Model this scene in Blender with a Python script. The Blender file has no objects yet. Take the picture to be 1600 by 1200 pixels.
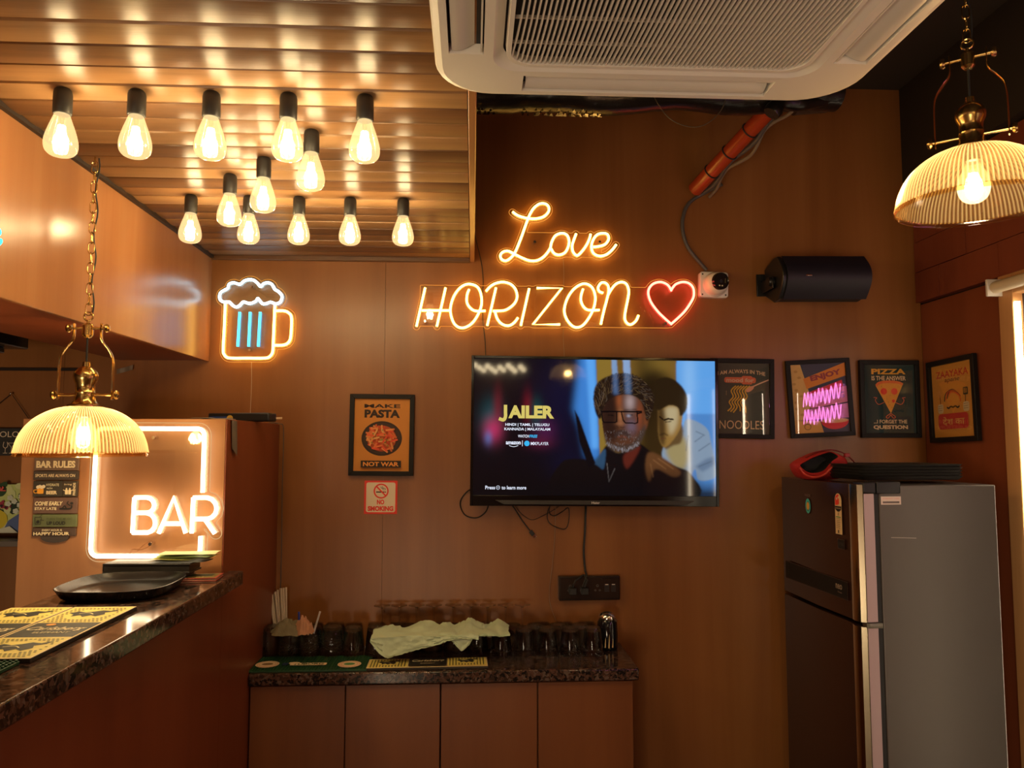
import bpy, bmesh, math, random
import numpy as np
from mathutils import Vector, Matrix
R = math.radians
PI = math.pi
random.seed(7)
scene = bpy.context.scene
col = scene.collection

# ------------------------------------------------------------ camera, world, view
F = 1200.0                                   # focal length in pixels of the 1600 px frame
YAW, PIT = R(2.95), R(4.38)
CAM = Vector((0, 0, 1.6))
cd = bpy.data.cameras.new('camera'); cam = bpy.data.objects.new('camera', cd); col.objects.link(cam)
cam.location = CAM; cam.rotation_euler = (R(90) + PIT, 0, -YAW)
cd.sensor_width = 36; cd.lens = 36 * F / 1600; cd.clip_start = 0.02
scene.camera = cam
w = bpy.data.worlds.new('world'); scene.world = w; w.use_nodes = True
w.node_tree.nodes['Background'].inputs[0].default_value = (0.9, 0.6, 0.35, 1)
w.node_tree.nodes['Background'].inputs[1].default_value = 0.02
vs = scene.view_settings
vs.view_transform = 'Standard'; vs.look = 'None'; vs.exposure = 0.0; vs.gamma = 1.0; vs.use_curve_mapping = False
try:
    cy = scene.cycles
    cy.max_bounces = 8; cy.transparent_max_bounces = 24; cy.sample_clamp_indirect = 4.0
    cy.caustics_reflective = False; cy.caustics_refractive = False; cy.blur_glossy = 0.5
except Exception: pass

BULB_W = 2.3       # each filament bulb over the bar
PENDANT_W = 11.0    # each glass pendant

def area_light(name, loc, rot, sx, sy, power, color):
    l = bpy.data.lights.new(name, 'AREA'); l.shape = 'RECTANGLE'; l.size = sx; l.size_y = sy
    l.energy = power; l.color = color
    o = bpy.data.objects.new(name, l); col.objects.link(o); o.location = loc; o.rotation_euler = rot
    return o
# low fill light added behind the camera, standing in for front glazing and floor bounce
area_light('low_fill_light', (-1.1, -2.15, 0.58), (R(104), 0, R(-20)), 1.85, 1.0, 82, (1.0, 0.78, 0.52))

# ------------------------------------------------------------ pixel rays onto real planes
_f = Vector((math.sin(YAW) * math.cos(PIT), math.cos(YAW) * math.cos(PIT), math.sin(PIT)))
_r = Vector((math.cos(YAW), -math.sin(YAW), 0)); _u = _r.cross(_f)
def at(px, py, X=None, Y=None, Z=None):
    d = _f + _r * ((px - 800) / F) + _u * ((600 - py) / F)
    if X is not None: t = X / d.x
    elif Y is not None: t = Y / d.y
    else: t = (Z - CAM.z) / d.z
    return CAM + d * t

# ------------------------------------------------------------ materials
_mats = {}
def nt(m): return m.node_tree.nodes, m.node_tree.links
def mat(name, color=(.5, .5, .5), rough=.5, metal=0, emit=None, estr=0, coat=0, spec=.5, alpha=1, sheen=0, bump=None, trans=0, aniso=0):
    if name in _mats: return _mats[name]
    m = bpy.data.materials.new(name); m.use_nodes = True
    n, l = nt(m); p = n['Principled BSDF']
    p.inputs['Base Color'].default_value = (*color, 1); p.inputs['Roughness'].default_value = rough
    p.inputs['Metallic'].default_value = metal; p.inputs['Coat Weight'].default_value = coat
    p.inputs['Specular IOR Level'].default_value = spec; p.inputs['Alpha'].default_value = alpha
    p.inputs['Sheen Weight'].default_value = sheen; p.inputs['Transmission Weight'].default_value = trans
    if emit: p.inputs['Emission Color'].default_value = (*emit, 1); p.inputs['Emission Strength'].default_value = estr
    if bump:
        sc, st, dist = bump
        t = n.new('ShaderNodeTexNoise'); t.inputs['Scale'].default_value = sc; t.inputs['Detail'].default_value = 4
        c = n.new('ShaderNodeTexCoord'); l.new(c.outputs['Object'], t.inputs['Vector'])
        b = n.new('ShaderNodeBump'); b.inputs['Strength'].default_value = st; b.inputs['Distance'].default_value = dist
        l.new(t.outputs['Fac'], b.inputs['Height']); l.new(b.outputs['Normal'], p.inputs['Normal'])
    _mats[name] = m
    return m
def srgb(r, g, b):
    f = lambda c: (c / 255 / 12.92) if c / 255 <= .04045 else ((c / 255 + .055) / 1.055) ** 2.4
    return (f(r), f(g), f(b))
def flat(rgb, rough=.6):
    key = 'print_%02x%02x%02x' % tuple(int(c) for c in rgb)
    c = srgb(*rgb); k = min(1 + 1.3 * min(1, max(c) / .25), .88 / max(max(c), .01))      # inks seen under dim light are paler than they look
    return mat(key, tuple(v * k for v in c), rough)
def ramp_tex(m, p, vec_out, scale3, stops, nscale=1.0, detail=6, distort=0.4, inp='Base Color', rot=(0, 0, 0)):
    n, l = nt(m)
    mp = n.new('ShaderNodeMapping'); mp.inputs['Scale'].default_value = scale3; mp.inputs['Rotation'].default_value = rot
    l.new(vec_out, mp.inputs['Vector'])
    t = n.new('ShaderNodeTexNoise'); t.inputs['Scale'].default_value = nscale; t.inputs['Detail'].default_value = detail
    t.inputs['Distortion'].default_value = distort; t.inputs['Roughness'].default_value = .6
    l.new(mp.outputs['Vector'], t.inputs['Vector'])
    r = n.new('ShaderNodeValToRGB'); e = r.color_ramp.elements
    while len(e) < len(stops): e.new(.5)
    for i, (pos, c) in enumerate(stops): e[i].position = pos; e[i].color = (*c, 1)
    l.new(t.outputs['Fac'], r.inputs['Fac']); l.new(r.outputs['Color'], p.inputs[inp])
    return t, r
def wood(name, cols, grain='z', rough=.35, scale=14, coat=0.0, lines=0.0, world=True, spec=.5, aniso=None):
    if name in _mats: return _mats[name]
    m = mat(name, cols[0], rough, coat=coat, spec=spec); n, l = nt(m); p = n['Principled BSDF']
    g = n.new('ShaderNodeNewGeometry') if world else n.new('ShaderNodeTexCoord')
    vo = g.outputs['Position'] if world else g.outputs['Object']
    s = {'z': (scale, scale, scale * .05), 'x': (scale * .05, scale, scale), 'y': (scale, scale * .05, scale)}[grain]
    k = len(cols)
    t, r = ramp_tex(m, p, vo, s, [(.3 + .4 * i / (k - 1), c) for i, c in enumerate(cols)])
    if aniso:      # brushed sheen, spread along the given direction
        p.inputs['Anisotropic'].default_value = .9
        cv = n.new('ShaderNodeCombineXYZ')
        for i_ in range(3): cv.inputs[i_].default_value = aniso[i_]
        l.new(cv.outputs[0], p.inputs['Tangent'])
    if lines:
        mp = n.new('ShaderNodeMapping'); mp.inputs['Scale'].default_value = tuple(v * 14 for v in s); l.new(vo, mp.inputs['Vector'])
        t2 = n.new('ShaderNodeTexNoise'); t2.inputs['Scale'].default_value = 1; t2.inputs['Detail'].default_value = 2
        l.new(mp.outputs['Vector'], t2.inputs['Vector'])
        b = n.new('ShaderNodeBump'); b.inputs['Strength'].default_value = lines; b.inputs['Distance'].default_value = .002
        l.new(t2.outputs['Fac'], b.inputs['Height']); l.new(b.outputs['Normal'], p.inputs['Normal'])
    return m
def glassy(name, tint=(1, 1, 1), edge=(.75, .75, .75), rough=.02, ior=1.45, emit=None, estr=0, translucent=0, tcol=(1, 1, 1), bump=None, gloss=1.0, power=5):
    """clear sheet or blown glass: tinted see-through surface, darker at grazing angles, Fresnel reflections"""
    if name in _mats: return _mats[name]
    m = bpy.data.materials.new(name); m.use_nodes = True; n, l = nt(m)
    for x in list(n): n.remove(x)
    out = n.new('ShaderNodeOutputMaterial')
    lw = n.new('ShaderNodeLayerWeight'); lw.inputs['Blend'].default_value = .35
    mixc = n.new('ShaderNodeMixRGB'); mixc.inputs[1].default_value = (*tint, 1); mixc.inputs[2].default_value = (*edge, 1)
    l.new(lw.outputs['Facing'], mixc.inputs[0])
    tr = n.new('ShaderNodeBsdfTransparent'); l.new(mixc.outputs[0], tr.inputs[0])
    gl = n.new('ShaderNodeBsdfGlossy'); gl.inputs['Roughness'].default_value = rough; gl.inputs[0].default_value = (gloss, gloss, gloss, 1)
    # Schlick reflectance, the same from both sides of the sheet
    lf = n.new('ShaderNodeLayerWeight'); lf.inputs['Blend'].default_value = .5
    pw = n.new('ShaderNodeMath'); pw.operation = 'POWER'; l.new(lf.outputs['Facing'], pw.inputs[0]); pw.inputs[1].default_value = power
    f0 = ((ior - 1) / (ior + 1)) ** 2 * 1.3
    fr = n.new('ShaderNodeMath'); fr.operation = 'MULTIPLY_ADD'; l.new(pw.outputs[0], fr.inputs[0]); fr.inputs[1].default_value = 1 - f0; fr.inputs[2].default_value = f0
    a = tr.outputs[0]
    if translucent:
        tl = n.new('ShaderNodeBsdfTranslucent'); tl.inputs[0].default_value = (*tcol, 1)
        mx0 = n.new('ShaderNodeMixShader'); mx0.inputs[0].default_value = translucent
        l.new(a, mx0.inputs[1]); l.new(tl.outputs[0], mx0.inputs[2]); a = mx0.outputs[0]
    mx = n.new('ShaderNodeMixShader'); l.new(fr.outputs[0], mx.inputs[0]); l.new(a, mx.inputs[1]); l.new(gl.outputs[0], mx.inputs[2])
    o = mx.outputs[0]
    if emit:
        em = n.new('ShaderNodeEmission'); em.inputs[0].default_value = (*emit, 1); em.inputs[1].default_value = estr
        ad = n.new('ShaderNodeAddShader'); l.new(o, ad.inputs[0]); l.new(em.outputs[0], ad.inputs[1]); o = ad.outputs[0]
    if bump:
        c = n.new('ShaderNodeTexCoord'); v = n.new('ShaderNodeTexVoronoi'); v.inputs['Scale'].default_value = bump[0]
        l.new(c.outputs['Object'], v.inputs['Vector'])
        b = n.new('ShaderNodeBump'); b.inputs['Strength'].default_value = bump[1]; b.inputs['Distance'].default_value = .003
        l.new(v.outputs['Distance'], b.inputs['Height'])
        l.new(b.outputs[0], gl.inputs['Normal']); l.new(b.outputs[0], lw.inputs['Normal']); l.new(b.outputs[0], lf.inputs['Normal'])
    l.new(o, out.inputs[0]); _mats[name] = m
    return m
def glow(name, color, strength):
    if name in _mats: return _mats[name]
    m = bpy.data.materials.new(name); m.use_nodes = True; n, l = nt(m)
    for x in list(n): n.remove(x)
    out = n.new('ShaderNodeOutputMaterial'); em = n.new('ShaderNodeEmission')
    em.inputs[0].default_value = (*color, 1); em.inputs[1].default_value = strength
    l.new(em.outputs[0], out.inputs[0]); _mats[name] = m
    return m

def real_glass(name, bump=None):
    """thin drinking glass: partly refracting, partly plain see-through"""
    m = bpy.data.materials.new(name); m.use_nodes = True; n, l = nt(m)
    for x in list(n): n.remove(x)
    out = n.new('ShaderNodeOutputMaterial'); g = n.new('ShaderNodeBsdfGlass'); g.inputs['Roughness'].default_value = .02; g.inputs['IOR'].default_value = 1.45
    t = n.new('ShaderNodeBsdfTransparent'); t.inputs[0].default_value = (.985, .985, .98, 1); mx = n.new('ShaderNodeMixShader'); mx.inputs[0].default_value = .82
    l.new(t.outputs[0], mx.inputs[1]); l.new(g.outputs[0], mx.inputs[2]); l.new(mx.outputs[0], out.inputs[0])
    if bump:
        c = n.new('ShaderNodeTexCoord'); v = n.new('ShaderNodeTexVoronoi'); v.inputs['Scale'].default_value = bump[0]; l.new(c.outputs['Object'], v.inputs['Vector'])
        b = n.new('ShaderNodeBump'); b.inputs['Strength'].default_value = bump[1]; b.inputs['Distance'].default_value = bump[2]
        l.new(v.outputs['Distance'], b.inputs['Height']); l.new(b.outputs[0], g.inputs['Normal'])
    return m
LAM = [(.22, .080, .019), (.29, .110, .029), (.345, .138, .040)]
M_wall = wood('laminate_wall', LAM, 'z', .33, 5, lines=.05)
M_soffit = wood('laminate_soffit', [(.36, .145, .055), (.42, .18, .072), (.47, .215, .09)], 'z', .25, 5)
M_cab = wood('laminate_cabinet', [(.185, .056, .013), (.23, .072, .018), (.265, .088, .023)], 'z', .38, 5)
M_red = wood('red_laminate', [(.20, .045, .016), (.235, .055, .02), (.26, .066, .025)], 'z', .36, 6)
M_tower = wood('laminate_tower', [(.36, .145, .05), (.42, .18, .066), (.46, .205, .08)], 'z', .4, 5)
M_brick = wood('red_brick_panel', [(.21, .04, .016), (.26, .055, .022)], 'z', .55, 9, lines=.3)
M_joint = mat('dark_joint', (.02, .008, .004), .8)
M_plankA = wood('plank_brown', [(.11, .050, .020), (.165, .076, .032), (.21, .10, .042)], 'x', .34, 30, lines=.12, aniso=(0, 1, 0))
M_plankB = wood('plank_tan', [(.26, .135, .055), (.33, .175, .075), (.38, .205, .09)], 'x', .34, 30, lines=.12, aniso=(0, 1, 0))
M_plankC = wood('plank_amber', [(.20, .098, .038), (.26, .128, .052), (.31, .155, .065)], 'x', .34, 30, lines=.12, aniso=(0, 1, 0))
M_dark = mat('dark_paint', (.028, .019, .014), .7)
M_darkceil = mat('charcoal_ceiling', (.05, .04, .032), .8)
M_bay = wood('bay_laminate', [(.12, .058, .028), (.15, .07, .034)], 'z', .5, 5)
M_black = mat('black_plastic', (.012, .012, .013), .35)
M_blackm = mat('black_matte', (.02, .02, .02), .6)
M_sock = mat('black_socket', (.018, .017, .016), .45)
M_brass = mat('antique_brass', (.62, .42, .15), .22, 1)
M_chrome = mat('chrome', (.75, .72, .68), .12, 1)
M_white = mat('white_plastic', (.88, .83, .75), .38)
M_cream = mat('cream_plastic', (.80, .75, .67), .42)
M_glassd = real_glass('dimpled_glass', (160, .3, .002))
M_glass = real_glass('clear_glass')
M_acryl = glassy('clear_acrylic', (.97, .97, .97), (.8, .8, .8), .01, 1.5)
def granite():
    m = mat('speckled_granite', (.1, .06, .05), .1, spec=.6); n, l = nt(m); p = n['Principled BSDF']
    g = n.new('ShaderNodeNewGeometry'); vo = g.outputs['Position']
    v = n.new('ShaderNodeTexVoronoi'); v.inputs['Scale'].default_value = 125; v.inputs['Randomness'].default_value = 1
    nz = n.new('ShaderNodeTexNoise'); nz.inputs['Scale'].default_value = 60; nz.inputs['Detail'].default_value = 5
    l.new(vo, nz.inputs['Vector'])
    mixv = n.new('ShaderNodeMixRGB'); mixv.inputs[0].default_value = .03; l.new(vo, mixv.inputs[1]); l.new(nz.outputs['Color'], mixv.inputs[2])
    l.new(mixv.outputs[0], v.inputs['Vector'])
    r = n.new('ShaderNodeValToRGB'); e = r.color_ramp.elements; r.color_ramp.interpolation = 'CONSTANT'
    for _ in range(4): e.new(.5)
    for i, (pos, c) in enumerate([(0, (.012, .010, .009)), (.30, (.075, .035, .024)), (.48, (.12, .062, .045)), (.62, (.045, .028, .022)), (.78, (.145, .10, .08)), (.9, (.10, .05, .035))]):
        e[i].position = pos; e[i].color = (*c, 1)
    sep = n.new('ShaderNodeSeparateColor'); l.new(v.outputs['Color'], sep.inputs[0])
    l.new(sep.outputs[0], r.inputs['Fac']); l.new(r.outputs['Color'], p.inputs['Base Color'])
    return m
M_granite = granite()

# ------------------------------------------------------------ mesh builder
class MB:
    def __init__(s): s.v = []; s.f = []; s.m = []; s.mi = 0
    def add(s, vs, fs):
        o = len(s.v); s.v.extend(tuple(x) for x in vs); s.f.extend(tuple(i + o for i in f) for f in fs); s.m.extend([s.mi] * len(fs)); return s
    def box(s, x0, x1, y0, y1, z0, z1):
        return s.add([(x0, y0, z0), (x1, y0, z0), (x1, y1, z0), (x0, y1, z0), (x0, y0, z1), (x1, y0, z1), (x1, y1, z1), (x0, y1, z1)],
                     [(0, 3, 2, 1), (4, 5, 6, 7), (0, 1, 5, 4), (1, 2, 6, 5), (2, 3, 7, 6), (3, 0, 4, 7)])
    def lathe(s, prof, seg=24, c=(0, 0, 0), axis='z', rib=0, nrib=0, cap=False):
        """prof: (r, h) pairs"""
        vs, fs = [], []
        for (r, h) in prof:
            for k in range(seg):
                a = 2 * PI * k / seg
                rr = r * (1 + (rib * math.cos(nrib * a) if rib else 0))
                p = (rr * math.cos(a), rr * math.sin(a), h)
                if axis == 'x': p = (h, rr * math.cos(a), rr * math.sin(a))
                if axis == 'y': p = (rr * math.cos(a), -h, rr * math.sin(a))
                vs.append((p[0] + c[0], p[1] + c[1], p[2] + c[2]))
        n = len(prof)
        for i in range(n - 1):
            for k in range(seg):
                k2 = (k + 1) % seg
                fs.append((i * seg + k, i * seg + k2, (i + 1) * seg + k2, (i + 1) * seg + k))
        if cap: fs.append(tuple(range(seg))[::-1]); fs.append(tuple((n - 1) * seg + k for k in range(seg)))
        return s.add(vs, fs)
    def tube(s, pts, r, seg=8, closed=False, flat=1.0, up=None):
        pts = [Vector(p) for p in pts]; n = len(pts)
        if n < 2: return s
        vs, fs = [], []; prev = None
        for i, p in enumerate(pts):
            if closed: t = pts[(i + 1) % n] - pts[i - 1]
            else: t = pts[min(i + 1, n - 1)] - pts[max(i - 1, 0)]
            if t.length < 1e-9: t = Vector((0, 0, 1))
            t.normalize()
            if prev is None:
                a = Vector(up) if up else (Vector((0, 1, 0)) if abs(t.y) < .9 else Vector((1, 0, 0)))
                nrm = (a - t * a.dot(t)).normalized()
            else:
                nrm = prev - t * prev.dot(t)
                nrm = nrm.normalized() if nrm.length > 1e-6 else prev
            prev = nrm; b = t.cross(nrm)
            rr = r[i] if isinstance(r, (list, tuple)) else r
            for k in range(seg):
                a = 2 * PI * k / seg
                vs.append(p + nrm * (math.cos(a) * rr * flat) + b * (math.sin(a) * rr))
        m = n if closed else n - 1
        for i in range(m):
            j = (i + 1) % n
            for k in range(seg):
                k2 = (k + 1) % seg
                fs.append((i * seg + k, i * seg + k2, j * seg + k2, j * seg + k))
        if not closed: fs.append(tuple(range(seg))[::-1]); fs.append(tuple((n - 1) * seg + k for k in range(seg)))
        return s.add(vs, fs)
    def prism(s, poly, a0, a1, plane='xz'):
        """extrude a 2D outline between a0 and a1 along the third axis"""
        def P(u, v, t): return {'xz': (u, t, v), 'xy': (u, v, t), 'yz': (t, u, v)}[plane]
        n = len(poly)
        vs = [P(u, v, a0) for u, v in poly] + [P(u, v, a1) for u, v in poly]
        fs = [tuple(range(n)), tuple(range(2 * n - 1, n - 1, -1))] + [(i, n + i, n + (i + 1) % n, (i + 1) % n) for i in range(n)]
        return s.add(vs, fs)
    def ball(s, c, r, seg=12, rings=8, sc=(1, 1, 1)):
        vs, fs = [], []
        for i in range(rings + 1):
            t = PI * i / rings
            for k in range(seg):
                a = 2 * PI * k / seg
                vs.append((c[0] + r * sc[0] * math.sin(t) * math.cos(a), c[1] + r * sc[1] * math.sin(t) * math.sin(a), c[2] + r * sc[2] * math.cos(t)))
        for i in range(rings):
            for k in range(seg):
                k2 = (k + 1) % seg
                fs.append((i * seg + k, (i + 1) * seg + k, (i + 1) * seg + k2, i * seg + k2))
        return s.add(vs, fs)
    def grid(s, fn, nu, nv):
        vs = [fn(i / (nu - 1), j / (nv - 1)) for j in range(nv) for i in range(nu)]
        fs = [(j * nu + i, j * nu + i + 1, (j + 1) * nu + i + 1, (j + 1) * nu + i) for j in range(nv - 1) for i in range(nu - 1)]
        return s.add(vs, fs)
    def mesh(s, name, mats, smooth=True, off=(0, 0, 0), angle=35):
        me = bpy.data.meshes.new(name)
        vs = [(x - off[0], y - off[1], z - off[2]) for x, y, z in s.v]
        me.from_pydata(vs, [], s.f)
        if not isinstance(mats, (list, tuple)): mats = [mats]
        for m in mats: me.materials.append(m)
        if len(mats) > 1: me.polygons.foreach_set('material_index', s.m)
        bm = bmesh.new(); bm.from_mesh(me)
        bmesh.ops.recalc_face_normals(bm, faces=bm.faces); bm.to_mesh(me); bm.free()
        if smooth:
            me.polygons.foreach_set('use_smooth', [True] * len(me.polygons))
            me.set_sharp_from_angle(angle=R(angle))
        me.update()
        return me

def rot_of(root): return root.rotation_euler
def link(name, me, parent=None, loc=(0, 0, 0)):
    o = bpy.data.objects.new(name, me); col.objects.link(o); o.location = loc
    if parent is not None: o.parent = parent
    return o
def thing(name, label, cat, loc=(0, 0, 0), rot=(0, 0, 0), group=None):
    o = bpy.data.objects.new(name, None); col.objects.link(o); o.location = loc; o.rotation_euler = rot
    o.empty_display_size = .05
    return tag(o, label, cat, group)
def tag(o, label, cat, group=None):
    o['label'] = label; o['category'] = cat
    if group: o['group'] = group
    return o
def part(name, mb, m, parent, world=False, bev=0, smooth=True, label=None, kind=None, angle=35):
    """a mesh under a thing; world=True when its vertices are in scene space (unrotated thing)"""
    off = (0, 0, 0)
    if world:
        p = parent
        while p is not None: off = tuple(a + b for a, b in zip(off, p.location)); p = p.parent
    o = link(name, mb.mesh(name, m, smooth, off, angle), parent)
    if bev:
        b = o.modifiers.new('bevel', 'BEVEL'); b.width = bev; b.segments = 2; b.limit_method = 'ANGLE'; b.angle_limit = R(40)
    if label: o['label'] = label
    if kind: o['kind'] = kind
    return o
def single(name, mb, m, label, cat, base, group=None, bev=0, smooth=True, angle=35):
    """a thing that is one mesh, vertices given in scene space, origin at its base"""
    o = link(name, mb.mesh(name, m, smooth, base, angle), None, base)
    if bev:
        b = o.modifiers.new('bevel', 'BEVEL'); b.width = bev; b.segments = 2; b.limit_method = 'ANGLE'; b.angle_limit = R(40)
    return tag(o, label, cat, group)
def struct(name, mb, m, bev=0, smooth=False, parent=None):
    o = link(name, mb.mesh(name, m, smooth), parent)
    if parent is None: o['kind'] = 'structure'
    if bev:
        b = o.modifiers.new('bevel', 'BEVEL'); b.width = bev; b.segments = 1; b.limit_method = 'ANGLE'
    return o
_kids = {}
def kids(o): return [c for c in bpy.data.objects if c.parent == o]
def copy_tree(o, parent=None, loc=None, rot=None, label=None):
    c = o.copy(); col.objects.link(c)
    if parent is not None: c.parent = parent; c.matrix_parent_inverse = o.matrix_parent_inverse
    if loc is not None: c.location = loc
    if rot is not None: c.rotation_euler = rot
    if label: c['label'] = label
    for ch in kids(o):
        if ch != c: copy_tree(ch, c)
    return c
def smooth_path(pts, n=8, closed=False):
    pts = [Vector(p) for p in pts]; m = len(pts); out = []
    rng = range(m) if closed else range(m - 1)
    for i in rng:
        if closed: p0, p1, p2, p3 = pts[i - 1], pts[i], pts[(i + 1) % m], pts[(i + 2) % m]
        else: p0, p1, p2, p3 = pts[max(i - 1, 0)], pts[i], pts[i + 1], pts[min(i + 2, m - 1)]
        for k in range(n):
            t = k / n
            out.append(.5 * ((2 * p1) + (p2 - p0) * t + (2 * p0 - 5 * p1 + 4 * p2 - p3) * t * t + (3 * p1 - p0 - 3 * p2 + p3) * t ** 3))
    if not closed: out.append(pts[-1])
    return out
def rrect(x0, x1, z0, z1, r, n=6):
    pts = []
    for cx, cz, a0 in ((x1 - r, z0 + r, -90), (x1 - r, z1 - r, 0), (x0 + r, z1 - r, 90), (x0 + r, z0 + r, 180)):
        for k in range(n + 1):
            a = R(a0 + 90 * k / n); pts.append((cx + r * math.cos(a), cz + r * math.sin(a)))
    return pts
def nz(x, y=0, z=0):
    from mathutils import noise
    return noise.noise(Vector((x, y, z)))

# ------------------------------------------------------------ flat print: shapes and words on a surface
_tc = {}
def text_mesh(s, bold=0.0):
    key = (s, bold)
    if key in _tc: return _tc[key]
    cu = bpy.data.curves.new('t', 'FONT'); cu.body = s; cu.size = 1; cu.resolution_u = 3; cu.offset = bold
    ob = bpy.data.objects.new('t', cu); col.objects.link(ob)
    me = ob.to_mesh()
    v = np.array([list(x.co)[:2] for x in me.vertices]) if len(me.vertices) else np.zeros((1, 2))
    f = [tuple(p.vertices) for p in me.polygons]
    ob.to_mesh_clear(); bpy.data.objects.remove(ob); bpy.data.curves.remove(cu)
    _tc[key] = (v, f); return _tc[key]
class Art:
    """2D drawing in metres, x right, y up; every call lies a hair above the one before"""
    def __init__(s, step=.00012): s.l = []; s.k = 0; s.step = step; s.mats = []
    def _add(s, v, f, c):
        m = c if not isinstance(c, tuple) else flat(c)
        if m not in s.mats: s.mats.append(m)
        s.k += 1; s.l.append((np.asarray(v, float), f, s.mats.index(m), s.k * s.step)); return s
    def poly(s, pts, c): return s._add(pts, [tuple(range(len(pts)))], c)
    def rect(s, x0, x1, y0, y1, c): return s.poly([(x0, y0), (x1, y0), (x1, y1), (x0, y1)], c)
    def rr(s, x0, x1, y0, y1, r, c): return s.poly(rrect(x0, x1, y0, y1, r, 5), c)
    def ell(s, cx, cy, rx, ry, c, n=28, rot=0):
        ca, sa = math.cos(rot), math.sin(rot)
        return s.poly([(cx + rx * math.cos(2 * PI * k / n) * ca - ry * math.sin(2 * PI * k / n) * sa, cy + rx * math.cos(2 * PI * k / n) * sa + ry * math.sin(2 * PI * k / n) * ca) for k in range(n)], c)
    def stroke(s, pts, wd, c, sm=True, closed=False):
        p = [Vector((a, b, 0)) for a, b in pts]
        if sm: p = smooth_path(p, 6, closed)
        n = len(p); vs = []; fs = []
        for i in range(n):
            t = (p[(i + 1) % n] - p[i - 1]) if closed else (p[min(i + 1, n - 1)] - p[max(i - 1, 0)])
            if t.length < 1e-9: t = Vector((1, 0, 0))
            t.normalize(); q = Vector((-t.y, t.x, 0)) * wd / 2
            vs += [tuple((p[i] + q)[:2]), tuple((p[i] - q)[:2])]
        for i in range(n if closed else n - 1):
            j = (i + 1) % n; fs.append((2 * i, 2 * i + 1, 2 * j + 1, 2 * j))
        return s._add(vs, fs, c)
    def text(s, txt, cx, cy, wd, ht, c, bold=.02, rot=0, slant=0, arc=0):
        v, f = text_mesh(txt, bold); v = v.copy()
        mn, mx = v.min(0), v.max(0); sz = np.maximum(mx - mn, 1e-6)
        v = (v - (mn + mx) / 2) / sz * np.array([wd, ht])
        if slant: v[:, 0] += v[:, 1] * slant
        if arc: v[:, 1] += arc * (1 - (v[:, 0] / (wd / 2)) ** 2)
        ca, sa = math.cos(rot), math.sin(rot)
        v = v @ np.array([[ca, sa], [-sa, ca]]) + np.array([cx, cy])
        return s._add(v, f, c)
    def build(s, name, parent, plane='xz', base=0.0, kind=None):
        me = bpy.data.meshes.new(name); V = []; Fc = []; mi = []
        for v, f, m, d in s.l:
            o = len(V)
            for x, y in v: V.append((x, -base - d, y) if plane == 'xz' else (x, y, base + d))
            for q in f: Fc.append(tuple(i + o for i in q)); mi.append(m)
        me.from_pydata(V, [], Fc)
        for m in s.mats: me.materials.append(m)
        me.polygons.foreach_set('material_index', mi)
        # every printed face looks out of its surface
        bm = bmesh.new(); bm.from_mesh(me)
        want = Vector((0, -1, 0)) if plane == 'xz' else Vector((0, 0, 1))
        for fc in bm.faces:
            fc.normal_update()
            if fc.normal.dot(want) < 0: fc.normal_flip()
        bm.to_mesh(me); bm.free()
        o = link(name, me, parent)
        if kind: o['kind'] = kind
        return o
# ============================================================ THE SETTING
YW = 3.02; XR = 1.83; XT = -.745            # back wall, right wall, tall cabinet side
ZC = 2.33; ZU = 3.07                         # lowered bar ceiling, upper ceiling
XS = -1.02; XSL = -1.36                      # bulkhead faces
# back wall: carcass plus laminate panels with open joints
m = MB().box(-2.75, XR + .02, YW + .012, YW + .12, 0, ZU)
wb = struct('wall_back', m, M_joint); wb['label'] = 'brown wood laminate wall behind the screen and neon signs'
seams = [-2.75, -1.565, -.345, XR + .0]
for a, b in zip(seams[:-1], seams[1:]):
    struct('panel', MB().box(a + .0005, b - .0005, YW, YW + .014, 0, ZU), M_wall, parent=wb)
# right wall: lower laminate, upper red brick-like cladding, dark beam above
wr = struct('wall_right', MB().box(XR + .012, XR + .12, -2.3, YW + .12, 0, ZU), M_joint)
wr['label'] = 'right hand wall of red brown laminate under red brick cladding'
for a, b in ((2.53, YW - .001), (.30, 1.82), (-1.1, -.58), (-2.3, -1.102)):
    struct('panel', MB().box(XR, XR + .014, a, b, 0, 2.162), M_red, parent=wr)
zb0, zb1, k = 2.17, 2.665, 0
hgt = (zb1 - zb0) / 4
bm_cache = {}
for row in range(4):
    y = -1.9 + (.17 if row % 2 else 0)
    while y < YW - .01:
        y1 = min(y + .34, YW - .002)
        ln = round(y1 - y, 3)
        if ln not in bm_cache: bm_cache[ln] = MB().box(0, .032, 0, ln - .003, 0, hgt - .003).mesh('brick', M_brick, False)
        o = link('brick', bm_cache[ln], wr, (XR - .022 + .003 * random.random(), y, zb0 + row * hgt))
        y += .34
struct('trim_1', MB().box(1.775, XR + .1, -2.3, YW, 2.672, ZU), M_dark)['label'] = 'dark painted beam along the top of the right wall'
# floor, upper ceiling, rear and left walls
struct('floor', MB().box(-2.75, XR + .12, -2.4, YW + .12, -.05, 0), wood('floor_tile', [(.10, .05, .03), (.13, .07, .045)], 'x', .3, 3))
struct('ceiling', MB().box(-2.75, XR + .12, -2.4, YW + .12, ZU, ZU + .08), M_darkceil)
struct('wall_rear', MB().box(-2.75, XR + .12, -2.4, -2.3, 0, ZU), M_red)
struct('wall_left', MB().box(-2.75, -2.65, -2.4, YW + .12, 0, ZU), M_bay)
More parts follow.
